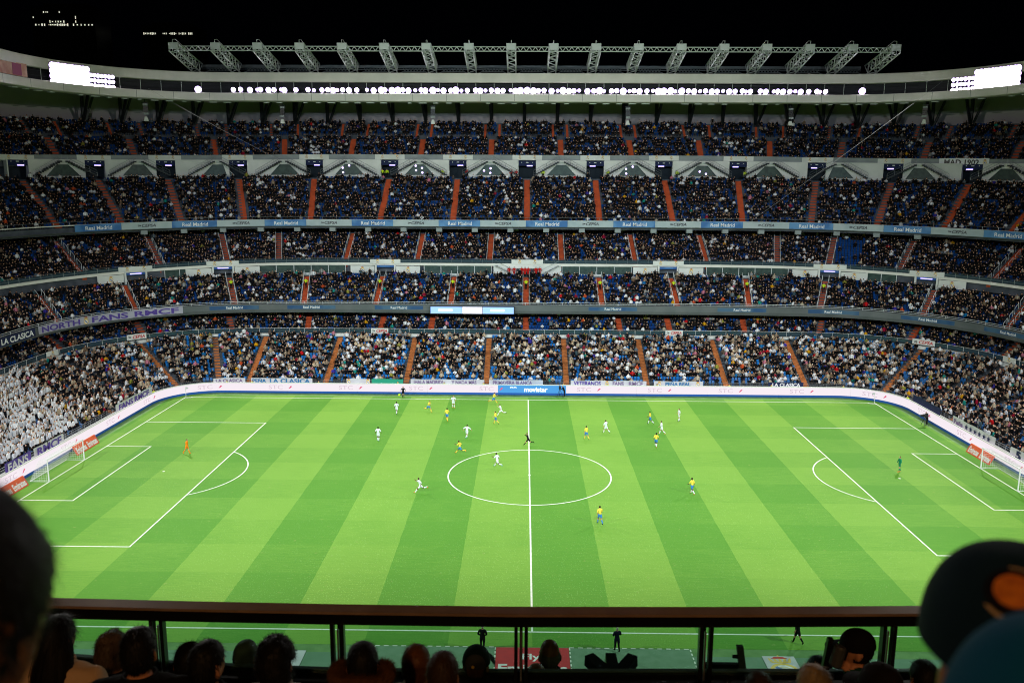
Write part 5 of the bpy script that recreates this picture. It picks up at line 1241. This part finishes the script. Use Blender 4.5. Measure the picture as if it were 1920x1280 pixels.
# equipment on the slab edge beyond the glass
eq = empty('edge_floodlights', (0, 0, 0), label='cluster of three black floodlights on the balcony edge beyond the glass', cat='floodlight')
for u, rz, zoff in ((1124, .55, 0), (1148, 0, -.01), (1172, -.55, 0)):
    p = unp(u, 1252, DR+.35); mb = MB().m(M_black); c, s_ = cos(rz), sin(rz); P = []
    for (x, y, z) in ((-.045, -.10, -.035), (.045, -.10, -.035), (.04, .12, -.03), (-.04, .12, -.03), (-.045, -.10, .03), (.045, -.10, .03), (.035, .12, .042), (-.035, .12, .042)): P.append((p.x+x*c-y*s_, p.y+x*s_+y*c, p.z+z))
    o = mb.hexa(P).build('lamp_head', parent=eq)
    MB().m(mat('lens_glass', (.3, .3, .32), .1, .3)).lathe([(.016, 0), (.012, -.006)], (p.x+.1*s_, p.y-.101*c, p.z), 8, (-s_*-1, -c, 0)).build('lens', parent=o)
MB().m(M_black).box(unp(1148, 1262, DR+.35), (.28, .06, .012)).build('bracket', parent=eq)
eq = empty('standing_bracket', (0, 0, 0), label='tall dark bracket plate rising beyond the glass left of the crest sheet', cat='bracket')
a, b = unp(1388, 1212, DR+.3), unp(1400, 1275, DR+.2)
MB().m(M_black).hexa([(b.x-.025, b.y, b.z-.1), (b.x+.025, b.y, b.z-.1), (b.x+.025, b.y+.03, b.z-.1), (b.x-.025, b.y+.03, b.z-.1), (a.x-.022, a.y, a.z), (a.x+.022, a.y, a.z), (a.x+.022, a.y+.03, a.z), (a.x-.022, a.y+.03, a.z)]).build('plate', parent=eq)
MB().m(M_black).lathe([(.012, -.02), (.014, .02)], unp(1379, 1230, DR+.3), 8, (1, 0, 0)).build('knob', parent=eq)
eq = empty('flat_monitor', (0, 0, 0), label='dark flat monitor seen from behind beyond the glass beside the fourth post', cat='monitor')
a = unp(1345, 1254, DR+.3); MB().m(M_black).box(a, (.27, .03, .09)).build('casing', parent=eq); MB().m(M_rail).box((a.x+.03, a.y-.02, a.z-.02), (.05, .012, .02)).build('bracket', parent=eq)
eq = empty('projector', (0, 0, 0), label='grey metal projector between dark upright plates beside the man in the green jacket', cat='projector')
a = unp(1571, 1228, DR-.25); MB().m(mat('alu_dull', (.14, .15, .15), .35, .6)).lathe([(.03, -.07), (.038, -.06), (.038, .05), (.03, .06)], a, 12, (.25, .1, 1)).build('barrel', parent=eq)
a = unp(1555, 1222, DR-.2); MB().m(M_black).hexa([(a.x-.035, a.y, a.z-.12), (a.x+.01, a.y, a.z-.12), (a.x+.01, a.y+.03, a.z-.12), (a.x-.035, a.y+.03, a.z-.12), (a.x-.01, a.y, a.z+.085), (a.x+.02, a.y, a.z+.085), (a.x+.02, a.y+.03, a.z+.085), (a.x-.01, a.y+.03, a.z+.085)]).build('upright_plate', parent=eq)
# concourse lamps whose light reaches the spectators
for x in (-3.5, 4.5):
    l = empty('concourse_lamp', (x, -96, 36.45), label=f"warm round ceiling lamp behind the camera on the {'left' if x < 0 else 'right'}", cat='lamp')
    MB().m(M_dark).lathe([(.16, .12), (.18, 0), (.15, 0)], (0, 0, 0), 14).build('housing', parent=l)
    MB().m(mat('warm_glow', (1, .7, .4), .5, emit=(1, .55, .22), es=3)).lathe([(.14, -.005), (.02, -.03)], (0, 0, 0), 14).build('lens', parent=l)
MB().m(M_soffit).box((0, -96, 36.7), (40, 4, .2)).build('ceiling_slab', parent=stadium)

# ---- detailed seated spectators
def ico(sub, f):
    bm = bmesh.new(); bmesh.ops.create_icosphere(bm, subdivisions=sub, radius=1); V = np.array([v.co[:] for v in bm.verts]); F = [tuple(v.index for v in q.verts) for q in bm.faces]; bm.free(); return f(V), F
def head_shape(P):
    x, y, z = P.T; w_ = np.where(z < 0, .074*(1-.30*np.clip(-z, 0, 1)**1.5), .074+.004*z); X_ = x*w_; Y_ = y*(.096-.012*np.clip(-z, 0, 1)); Z_ = z*.118
    Y_ = Y_+np.where((y > 0), .010*np.clip(-z-.1, 0, 1), -.0)             # chin forward
    Y_ = np.where((y < 0) & (z < -.2), Y_*(1-.35*np.clip(-z-.2, 0, 1)), Y_)
    g = lambda cx, cz, sx, sz: np.exp(-((x-cx)/sx)**2-((z-cz)/sz)**2)*(y > 0)
    Y_ += .022*g(0, -.18, .13, .16)+.010*g(0, -.02, .10, .18)+.006*g(0, .20, .6, .10)-.008*(g(.38, .05, .2, .10)+g(-.38, .05, .2, .10))+.007*g(0, -.50, .30, .06)-.006*g(0, -.42, .34, .03)+.006*g(0, -.36, .3, .05)+.007*g(0, -.85, .3, .18)
    g2 = np.where(z > 0, np.clip(1-.97*z*z, .03, 1)**-.15, 1.0); X_ = X_*g2; Y_ = Y_*g2
    return np.stack([X_, Y_, Z_], -1)
HC = Vector((0, .015, 1.20))   # head centre of the seated figure, tread at z = 0
def seated_base(lean, arms, voxel):
    J = dict(pelvis=(0, -.02, .52), waist=(0, .0+lean*.3, .68), chest=(0, .0+lean*.6, .90), neck=(0, .0+lean*.9, 1.06), chin=(0, .01+lean, 1.13), skull=(0, .005+lean, 1.18), crown=(0, .0+lean, 1.22))
    for sd, n in ((-1, 'l'), (1, 'r')):
        J['hi'+n] = (sd*.10, .02, .50); J['kn'+n] = (sd*.13, .46, .50); J['an'+n] = (sd*.13, .46, .09); J['to'+n] = (sd*.14, .60, .04)
        J['sh'+n] = (sd*.185, lean*.7, 1.00)
        if arms == 'mouth' and n == 'l': J['el'+n] = (-.24, .22, .82); J['wr'+n] = (-.10, .20, 1.02); J['ha'+n] = (-.04, .17, 1.09)
        else: J['el'+n] = (sd*.25, .04+lean*.4, .74); J['wr'+n] = (sd*.12, .27, .66); J['ha'+n] = (sd*.05, .34, .66)
    R_ = dict(RADS); R_.update(neck=(.062, .060), chin=.055, skull=.05, crown=.04, chest=(.185, .12), waist=(.16, .12), pelvis=(.18, .14), shl=.075, shr=.075, hil=.09, hir=.09, ell=.055, elr=.055)
    V, N_, F = skin_body(J, EDG, R_, 2)
    hc = np.array(HC)+np.array([0, lean, 0]); HV, HF = ico(4, head_shape); allV = [V]; allF = list(F); b = len(V)
    allV.append(HV+hc); allF += [tuple(i+b for i in f) for f in HF]; b += len(HV)
    for sd in (-1, 1):   # ears
        EV, EF = ico(2, lambda P: P*np.array([.010, .017, .032])); c_, s_ = cos(.35*sd), sin(.35*sd)
        EV = np.stack([EV[:, 0]*c_-EV[:, 1]*s_, EV[:, 0]*s_+EV[:, 1]*c_, EV[:, 2]], -1)+hc+np.array([sd*.079, -.012, -.012]); allV.append(EV); allF += [tuple(i+b for i in f) for f in EF]; b += len(EV)
    for sd, n in ((-1, 'l'), (1, 'r')):   # fingers on the hands
        h = Vector(J['ha'+n]); d = (h-Vector(J['wr'+n])).normalized(); sdv = d.cross(Vector((0, 0, 1))).normalized(); dn = Vector((0, 0, -1)) if arms != 'mouth' else Vector((0, .3, .5))
        for j, (o_, l_) in enumerate(((-.03, .062), (-.01, .07), (.01, .066), (.03, .052))):
            q0 = h+sdv*o_; q1 = q0+d*l_*.6+dn*.008; q2 = q1+(d+dn*.9).normalized()*l_*.5; mb = MB().tube([q0-d*.02, q1, q2], [.0105, .0095, .0075], 6); allV.append(np.array(mb.v)); allF += [tuple(i+b for i in f) for f in mb.f]; b += len(mb.v)
        q0 = h-d*.02+sdv*(-.03*sd); mb = MB().tube([q0, q0+sdv*(-.03*sd)+d*.02, q0+sdv*(-.035*sd)+d*.05], [.012, .011, .009], 6); allV.append(np.array(mb.v)); allF += [tuple(i+b for i in f) for f in mb.f]; b += len(mb.v)
    me = mkmesh('b', np.concatenate(allV), allF, K['skin']); o = bpy.data.objects.new('b', me); COL.objects.link(o)
    r_ = o.modifiers.new('r', 'REMESH'); r_.mode = 'VOXEL'; r_.voxel_size = voxel; sm_ = o.modifiers.new('s', 'SMOOTH'); sm_.iterations = 2; sm_.factor = .4
    dg = bpy.context.evaluated_depsgraph_get(); m2 = bpy.data.meshes.new_from_object(o.evaluated_get(dg)); bpy.data.objects.remove(o)
    V = np.array([v.co[:] for v in m2.vertices]); Nn = np.array([v.normal[:] for v in m2.vertices]); F = [tuple(p.vertices) for p in m2.polygons]
    C = np.array([V[list(f)].mean(0) for f in F]); idx, tt = nearest_bone(C, {k: Vector(v) for k, v in J.items()})
    return dict(V=V, N=Nn, F=F, C=C, idx=idx, hc=hc, J=J)
BASES = {'a': seated_base(.03, '', .0105), 'b': seated_base(.12, '', .0105), 'm': seated_base(.08, 'mouth', .0105)}
def vnoise(P, sc, seed=0):
    from mathutils import noise
    return np.array([noise.noise(Vector((p[0]*sc+seed, p[1]*sc, p[2]*sc))) for p in P])
nb_ = [f"{a}-{b}" for a, b in EDG]
body_cache = {}
def hair_obj(B, style, mt, root, seed, sw=.0012):
    V, Nn, F, C, hc = B['V'], B['N'], B['F'], B['C'], B['hc']; r = C-hc; rg = np.random.default_rng(seed)
    headm = (r[:, 2] > -.13) & (np.abs(r[:, 0]) < .095)
    ear = (np.abs(r[:, 0]) > .070) & (r[:, 1] > -.040) & (r[:, 2] < .030)
    line = r[:, 1] < (.012+.85*np.clip(r[:, 2]-.02, 0, 1))
    low = {'short': -.062, 'crop': -.058, 'curly': -.075, 'long': -.09, 'thin': -.055, 'pony': -.07, 'full': -.085}[style]
    if style == 'full': line = r[:, 1] < (.055+1.0*np.clip(r[:, 2], 0, 1)-1.4*np.clip(-r[:, 2], 0, 1))
    sel = headm & ~ear & ((line & (r[:, 2] > low)) | (r[:, 2] > .085))
    if style == 'thin': sel &= ((r[:, 2] < .045) & (r[:, 1] < 0)) 
    fs = np.nonzero(sel)[0]; thick = {'short': .010, 'crop': .004, 'curly': .022, 'long': .014, 'thin': .006, 'pony': .016, 'full': .012}[style]
    used = sorted({v for i in fs for v in F[i]}); mp = {v: i for i, v in enumerate(used)}; nz = vnoise(V[used], {'curly': 28, 'short': 30}.get(style, 16), seed); nz2 = vnoise(V[used], 9, seed+3)
    P = V[used]+Nn[used]*(thick*(1+ {'curly': .55, 'crop': .1}.get(style, .22)*nz+.3*nz2))[:, None]; mb = MB().m(mt); mb.add(P, [tuple(mp[v] for v in F[i]) for i in fs])
    n_in = len(used); mb.add(V[used]-Nn[used]*.004, [tuple(mp[v] for v in F[i])[::-1] for i in fs])
    # strands
    ns = {'short': 2600, 'crop': 900, 'curly': 3200, 'long': 3600, 'thin': 500, 'pony': 2400, 'full': 6000}[style]; pk = rg.integers(0, len(P), ns); SV_, SF_ = [], []
    for i in pk:
        p = P[i]-Nn[used[i]]*.004; nn = Nn[used[i]]; t = np.array([0, -.25, -1.0])-nn*np.dot(nn, [0, -.25, -1.0]); t /= np.linalg.norm(t)+1e-6; t = t+rg.normal(0, .35, 3)
        L_ = {'short': .028, 'crop': .008, 'curly': .022, 'long': .05, 'thin': .012, 'pony': .03, 'full': .022}[style]*rg.uniform(.5, 1.3); side = np.cross(t, nn); side /= np.linalg.norm(side)+1e-6; side *= sw
        if style == 'curly': a_ = p+nn*.006+rg.normal(0, .006, 3); e_ = p+nn*rg.uniform(.002, .012)+t*L_
        else: a_ = p+nn*.004+t*L_*.5; e_ = p+nn*rg.uniform(-.003, .008)+t*L_
        b = len(SV_); SV_ += [p-side, p+side, a_+side*.8, a_-side*.8, e_]; SF_ += [(b, b+1, b+2, b+3), (b+3, b+2, b+4)]
    if style in ('long', 'pony'):      # locks falling down the back
        nl = 420 if style == 'long' else 220
        for _ in range(nl):
            if style == 'long': a0 = rg.uniform(-pi*.98, -pi*.02); st_ = hc+np.array([cos(a0)*.088, sin(a0)*.105, rg.uniform(-.06, .02)]); end = hc+np.array([cos(a0)*.105+rg.normal(0, .012), sin(a0)*.10-.045+rg.normal(0, .012), -rg.uniform(.27, .42)])
            else: st_ = hc+np.array([rg.normal(0, .014), -.115, .0+rg.normal(0, .014)]); end = hc+np.array([rg.normal(0, .022), -.15+rg.normal(0, .012), -rg.uniform(.16, .24)])
            w0 = .005; m_ = (st_+end)/2+np.array([rg.normal(0, .008), -.025, 0]); sd = np.array([-(st_-hc)[1], (st_-hc)[0], 0]); sd /= np.linalg.norm(sd)+1e-6
            if style == 'pony': sd = np.array([1, rg.normal(0, .5), 0])
            b = len(SV_); SV_ += [st_-sd*w0, st_+sd*w0, m_+sd*w0*1.2, m_-sd*w0*1.2, end+sd*w0*.3, end-sd*w0*.3]; SF_ += [(b, b+1, b+2, b+3), (b+3, b+2, b+4, b+5)]
    mb.add(SV_, SF_); return link('hair', mb.mesh('hair', smooth=True), root)
def fanfig(u, vtop, wpx, base, yaw, skin, hair, coat, label, style='short', hatf=None, collar=None, widef=1.0, seed=1, coat2=None, tilt=0, D=None):
    B = BASES[base]; D = D or .165*FPX/wpx; top_ = unp(u, vtop, D); scale = 1.0
    root = link('person', None, None) if False else None
    key = (base, skin.name)
    if key not in body_cache: body_cache[key] = mkmesh('person', B['V'], B['F'], skin, smooth=True)
    hc = Vector(B['hc']); Rz = Matrix.Rotation(yaw, 4, 'Z'); loc = top_-(Rz@(hc+Vector((0, 0, .128))))
    root = link('person', body_cache[key], None, label=label, cat='person'); root.location = loc; root.rotation_euler = (0, 0, yaw)
    V, Nn, F, C, idx = B['V'], B['N'], B['F'], B['C'], B['idx']; bn = np.array([nb_[i] for i in idx])
    isarm = np.isin(bn, ['shl-ell', 'shr-elr', 'ell-wrl', 'elr-wrr']); legs = np.isin(bn, ['hil-knl', 'hir-knr', 'knl-anl', 'knr-anr', 'pelvis-hil', 'pelvis-hir']) & (C[:, 2] < .66); ft = np.isin(bn, ['anl-tol', 'anr-tor'])
    tors = np.isin(bn, ['pelvis-waist', 'waist-chest', 'chest-neck', 'chest-shl', 'chest-shr']) & (C[:, 2] < 1.085) & ~legs
    ck = (base, 'coat', coat.name, coat2)
    if ck not in body_cache:
        wob = vnoise(V, 14, 5)*.006+vnoise(V, 34, 8)*.004; V3 = V+Nn*wob[:, None]; o = shell('coat', V3, Nn, F, tors | isarm, .020, coat, root)
        body_cache[ck] = o.data
        o2 = shell('trousers', V, Nn, F, legs, .014, K['black'], root); body_cache[ck+(1,)] = o2.data; o3 = shell('shoes', V, Nn, F, ft, .012, K['black'], root); body_cache[ck+(2,)] = o3.data
    else:
        link('coat', body_cache[ck], root); link('trousers', body_cache[ck+(1,)], root); link('shoes', body_cache[ck+(2,)], root)
    mb = MB().m(coat)      # collar ring
    cc = Vector((0, B['hc'][1]-.015, 1.055)); mb.lathe([(.078, -.03), (.088, .0), (.084, .045), (.070, .045), (.066, 0)], cc, 18, (0, .12, 1)); mb.build('collar', parent=root, smooth=True)
    if style != 'bald': hair_obj(B, style, hair, root, seed, .0012*(1.0 if wpx < 100 else .5))
    else: hair_obj(B, 'thin', hair, root, seed)
    eyes = MB().m(mat('eye_white', (.7, .7, .68), .3))
    for sd in (-1, 1): eyes.lathe([(.004, -.006), (.011, 0), (.007, .006), (.002, .008)], hc+Vector((sd*.030, .078, .006)), 8, (0, 1, 0))
    if wpx > 55: eyes.build('eyes', parent=root)
    if hatf: hatf(root, hc)
    return root
def cap(color, brim_dir=0.0, badge=None, col2=None, big=1.0):
    def f(root, hc):
        n, m = 40, 14; V = []; F = []
        for i in range(m+1):
            ph = (pi/2)*i/m
            for k in range(n):
                a = 2*pi*k/n; r = sin(ph)**.82; V.append((cos(a)*r*.090*big, sin(a)*r*.108*big, .020+cos(ph)**.9*.112*big-.012*sin(a-brim_dir)*(i/m)))
        for i in range(m):
            for k in range(n): F.append((i*n+k, (i+1)*n+k, (i+1)*n+(k+1) % n, i*n+(k+1) % n))
        b = len(V); V += [(x*.95, y*.95, z-.004) for x, y, z in V[:]]; F += [tuple(q+b for q in f_)[::-1] for f_ in F[:]]
        o = link('cap', mkmesh('cap', [(x+hc.x, y+hc.y, z+hc.z) for x, y, z in V], F, color, smooth=True), root)
        V = []; F = []; bd = brim_dir+pi/2
        for j in range(6):
            for k in range(17):
                a = bd+(k-8)/8*1.15; rr = 1+.72*(j/5)*cos((k-8)/8*1.25)**.7; sg = ((k-8)/8)**2
                V.append((cos(a)*.092*rr*big, sin(a)*.110*rr*big, .022-.030*(j/5)-.020*sg*(j/5)))
        for j in range(5):
            for k in range(16): F.append((j*17+k, j*17+k+1, (j+1)*17+k+1, (j+1)*17+k))
        b = len(V); V += [(x, y, z-.004) for x, y, z in V[:]]; F += [tuple(q+b for q in f_)[::-1] for f_ in F[:]]
        link('brim', mkmesh('brim', [(x+hc.x, y+hc.y, z+hc.z) for x, y, z in V], F, col2 or color, smooth=True), o)
        mb = MB().m(color); mb.lathe([(.008, 0), (.006, .006), (.001, .008)], hc+Vector((0, 0, .130*big)), 8); mb.build('cap_button', parent=o)
        if badge: badge(o, hc, big)
    return f
CB = fmat('black_coat', (14, 14, 18)); CBe = fmat('beige_jacket', (205, 172, 138)); CCream = fmat('cream_patterned', (224, 206, 180)); CW = fmat('white_shirt', (205, 200, 196)); CG = fmat('green_jacket', (22, 84, 66)); CBr = fmat('brown_coat', (50, 34, 26))
HBk = mat('black_hair', (.006, .005, .005), .55, spec=.25); HBr = mat('brown_hair', (.05, .024, .012), .55, spec=.3); HRed = mat('auburn_hair', (.16, .055, .018), .5, spec=.3); HCur = mat('greying_brown_hair', (.14, .09, .06), .5); HBl = mat('blond_hair', (.38, .27, .14), .5); Hgr = mat('grey_stubble', (.2, .17, .14), .6)
SK, SK2 = fmat('pale_skin', (208, 146, 112), .45), fmat('tan_skin', (170, 108, 78), .45)
fanfig(207, 1189, 50, 'b', .15, SK, HCur, CB, 'person with curly grey-brown hair left of the man in the black coat', 'curly', seed=2)
fanfig(104, 1157, 60, 'a', -.1, SK, HBk, CBe, 'person with long straight black hair and beige jacket at far left', 'long', seed=3)
fanfig(257, 1178, 64, 'a', .1, SK, HBk, CB, 'person with thick dark hair and black coat beside the first rail post', 'short', seed=4)
fanfig(352, 1207, 52, 'b', .2, SK, HBk, CBr, 'person with dark hair half hidden behind a dark haired man', 'short', seed=5)
fanfig(386, 1203, 62, 'a', -.35, SK, HBk, CB, 'person with dark hair turned slightly right in dark clothes', 'short', seed=6)
fanfig(459, 1200, 47, 'b', -.2, SK2, Hgr, CCream, 'person with cropped receding hair in a cream patterned top', 'crop', seed=7)
fanfig(514, 1199, 62, 'a', 0, SK, HBk, CW, 'person with bushy dark curls and white top', 'curly', seed=8)
fanfig(679, 1206, 58, 'a', .1, SK, HBk, CBr, 'person with black hair above a brown fur hood', 'short', seed=9)
fanfig(780, 1213, 50, 'b', -.1, SK, HRed, CBe, 'person with auburn hair tied in a ponytail', 'pony', seed=10)
fanfig(830, 1225, 58, 'a', 0, SK, HBr, CB, 'person with short reddish brown hair next to the grey cap', 'short', seed=11)
def glasses(o, hc, big): MB().m(M_gold).lathe([(.010, -.002), (.009, .002)], hc+Vector((0, -.108, .05)), 12, (0, -1, .3)).build('cap_emblem', parent=o)
fanfig(893, 1212, 48, 'b', -.15, SK, HBr, CB, 'person in grey baseball cap left of the red mat', 'crop', hatf=cap(fmat('grey_cap', (46, 50, 52)), 0, glasses), seed=12)
fanfig(1031, 1199, 42, 'b', .1, SK2, Hgr, CB, 'bald person in black coat in front of the red mat', 'bald', seed=13)
fanfig(1005, 1244, 46, 'a', -.2, SK2, Hgr, CB, 'bald person low at the bottom centre', 'bald', seed=14)
fanfig(1610, 1181, 50, 'm', 1.15, SK, HBk, CG, 'person in black baseball cap and green jacket with a hand at the mouth', 'crop', hatf=cap(fmat('black_cap', (12, 12, 14)), 0), seed=15)
fanfig(1538, 1232, 46, 'b', 0, SK, HBk, CB, 'person with dark messy hair behind the blond person', 'short', seed=16)
fanfig(1530, 1249, 60, 'a', .2, SK, HBl, CBr, 'person with pale blond hair at the bottom right', 'short', seed=17)
fanfig(1425, 1261, 50, 'a', 0, SK, HBr, CB, 'person with brown hair barely rising above the bottom edge', 'short', seed=18)
fanfig(1655, 1247, 66, 'a', .5, SK, HBk, CB, 'person in very dark cap below the man in the green jacket', 'crop', hatf=cap(fmat('dark_cap', (20, 14, 14)), 0), seed=19)
fanfig(1736, 1240, 50, 'a', 0, SK, HBk, CB, 'person with smooth dark hair beside the large teal cap', 'short', seed=20)
# fur hood
pc = unp(679, 1253, .165*FPX/58+.0); fur = MB().m(fmat('brown_fur', (92, 58, 34), .9)); rg = np.random.default_rng(3)
fh = empty('fur_hood', pc, label='thick brown fur hood trim round the shoulders of the black haired person', cat='hood')
ring_ = [Vector((cos(a)*.145, sin(a)*.085-.02, .012*sin(a*3)-.035+.02*cos(a)**2)) for a in np.linspace(0, 2*pi, 25)]
fur.tube(ring_, .040, 10, False)
for _ in range(7000):
    a = rg.uniform(0, 2*pi); c = Vector((cos(a)*.145, sin(a)*.085-.02, .012*sin(a*3)-.035+.02*cos(a)**2)); b_ = rg.uniform(0, 2*pi); d = Vector((cos(a)*cos(b_), sin(a)*cos(b_), sin(b_))); d2 = (d+Vector(rg.normal(0, .35, 3))).normalized(); sd = d.cross(Vector((.3, .5, .8))).normalized()*.0012
    p = c+d*.036; e = c+d*.038+d2*rg.uniform(.012, .034); fur.add([p-sd, p+sd, e], [(0, 1, 2)])
fur.build('fur_trim', parent=fh)
# large dark head at the far left
o = fanfig(-172, 906, 371, 'a', -.58, fmat('dim_skin', (150, 100, 70), .5), HBk, CB, 'large dark out of focus head with ear at the left edge', 'full', seed=30, D=.71)
# large teal cap at the right edge
CT = fmat('dark_teal_cap', (4, 36, 56)); CT2 = fmat('teal_cap', (0, 92, 140))
def big_badge(o, hc, big):
    def disc(r, zz, mt, nm, par, sx=1.08):
        n_ = 26; P = []; n0 = Vector((-.38, -.50, .88)).normalized(); e1 = n0.cross(Vector((0, 0, 1))).normalized(); e2 = e1.cross(n0)
        for rr in (0, .5, 1):
            for k in range(n_):
                a = 2*pi*k/n_; q = (n0-e1*(cos(a)*r*rr*sx/.105)+e2*(sin(a)*r*rr/.105)).normalized()
                P.append((hc.x+q.x*(.098*big+zz), hc.y+q.y*(.116*big+zz), hc.z+.020+q.z*(.114*big+zz)))
        F = [(j*n_+k, j*n_+(k+1) % n_, (j+1)*n_+(k+1) % n_, (j+1)*n_+k) for j in range(2) for k in range(n_)]
        return link(nm, mkmesh(nm, P, F, mt, smooth=True), par)
    b = disc(.027, .003, fmat('badge_rim', (190, 165, 130)), 'badge', o); c = disc(.0235, .005, fmat('badge_navy', (14, 14, 30)), 'badge_field', o); disc(.0155, .007, noisy('badge_orange', (.72, .22, .02), (.5, .12, .02), 90, .7), 'badge_centre', o)
fanfig(1932, 1066, 296, 'a', -.15, SK2, HBk, CB, 'large dark teal cap with round orange badge at the right edge', 'crop', hatf=cap(CT, -1.3, big_badge, CT, 1.14), seed=31, D=.92)
fanfig(2062, 1226, 420, 'b', -.1, SK2, HBk, CB, 'bright teal cap in the bottom right corner in front of the badge cap', 'crop', hatf=cap(CT2, -1.3, None, CT2, 1.10), seed=33, D=.62)
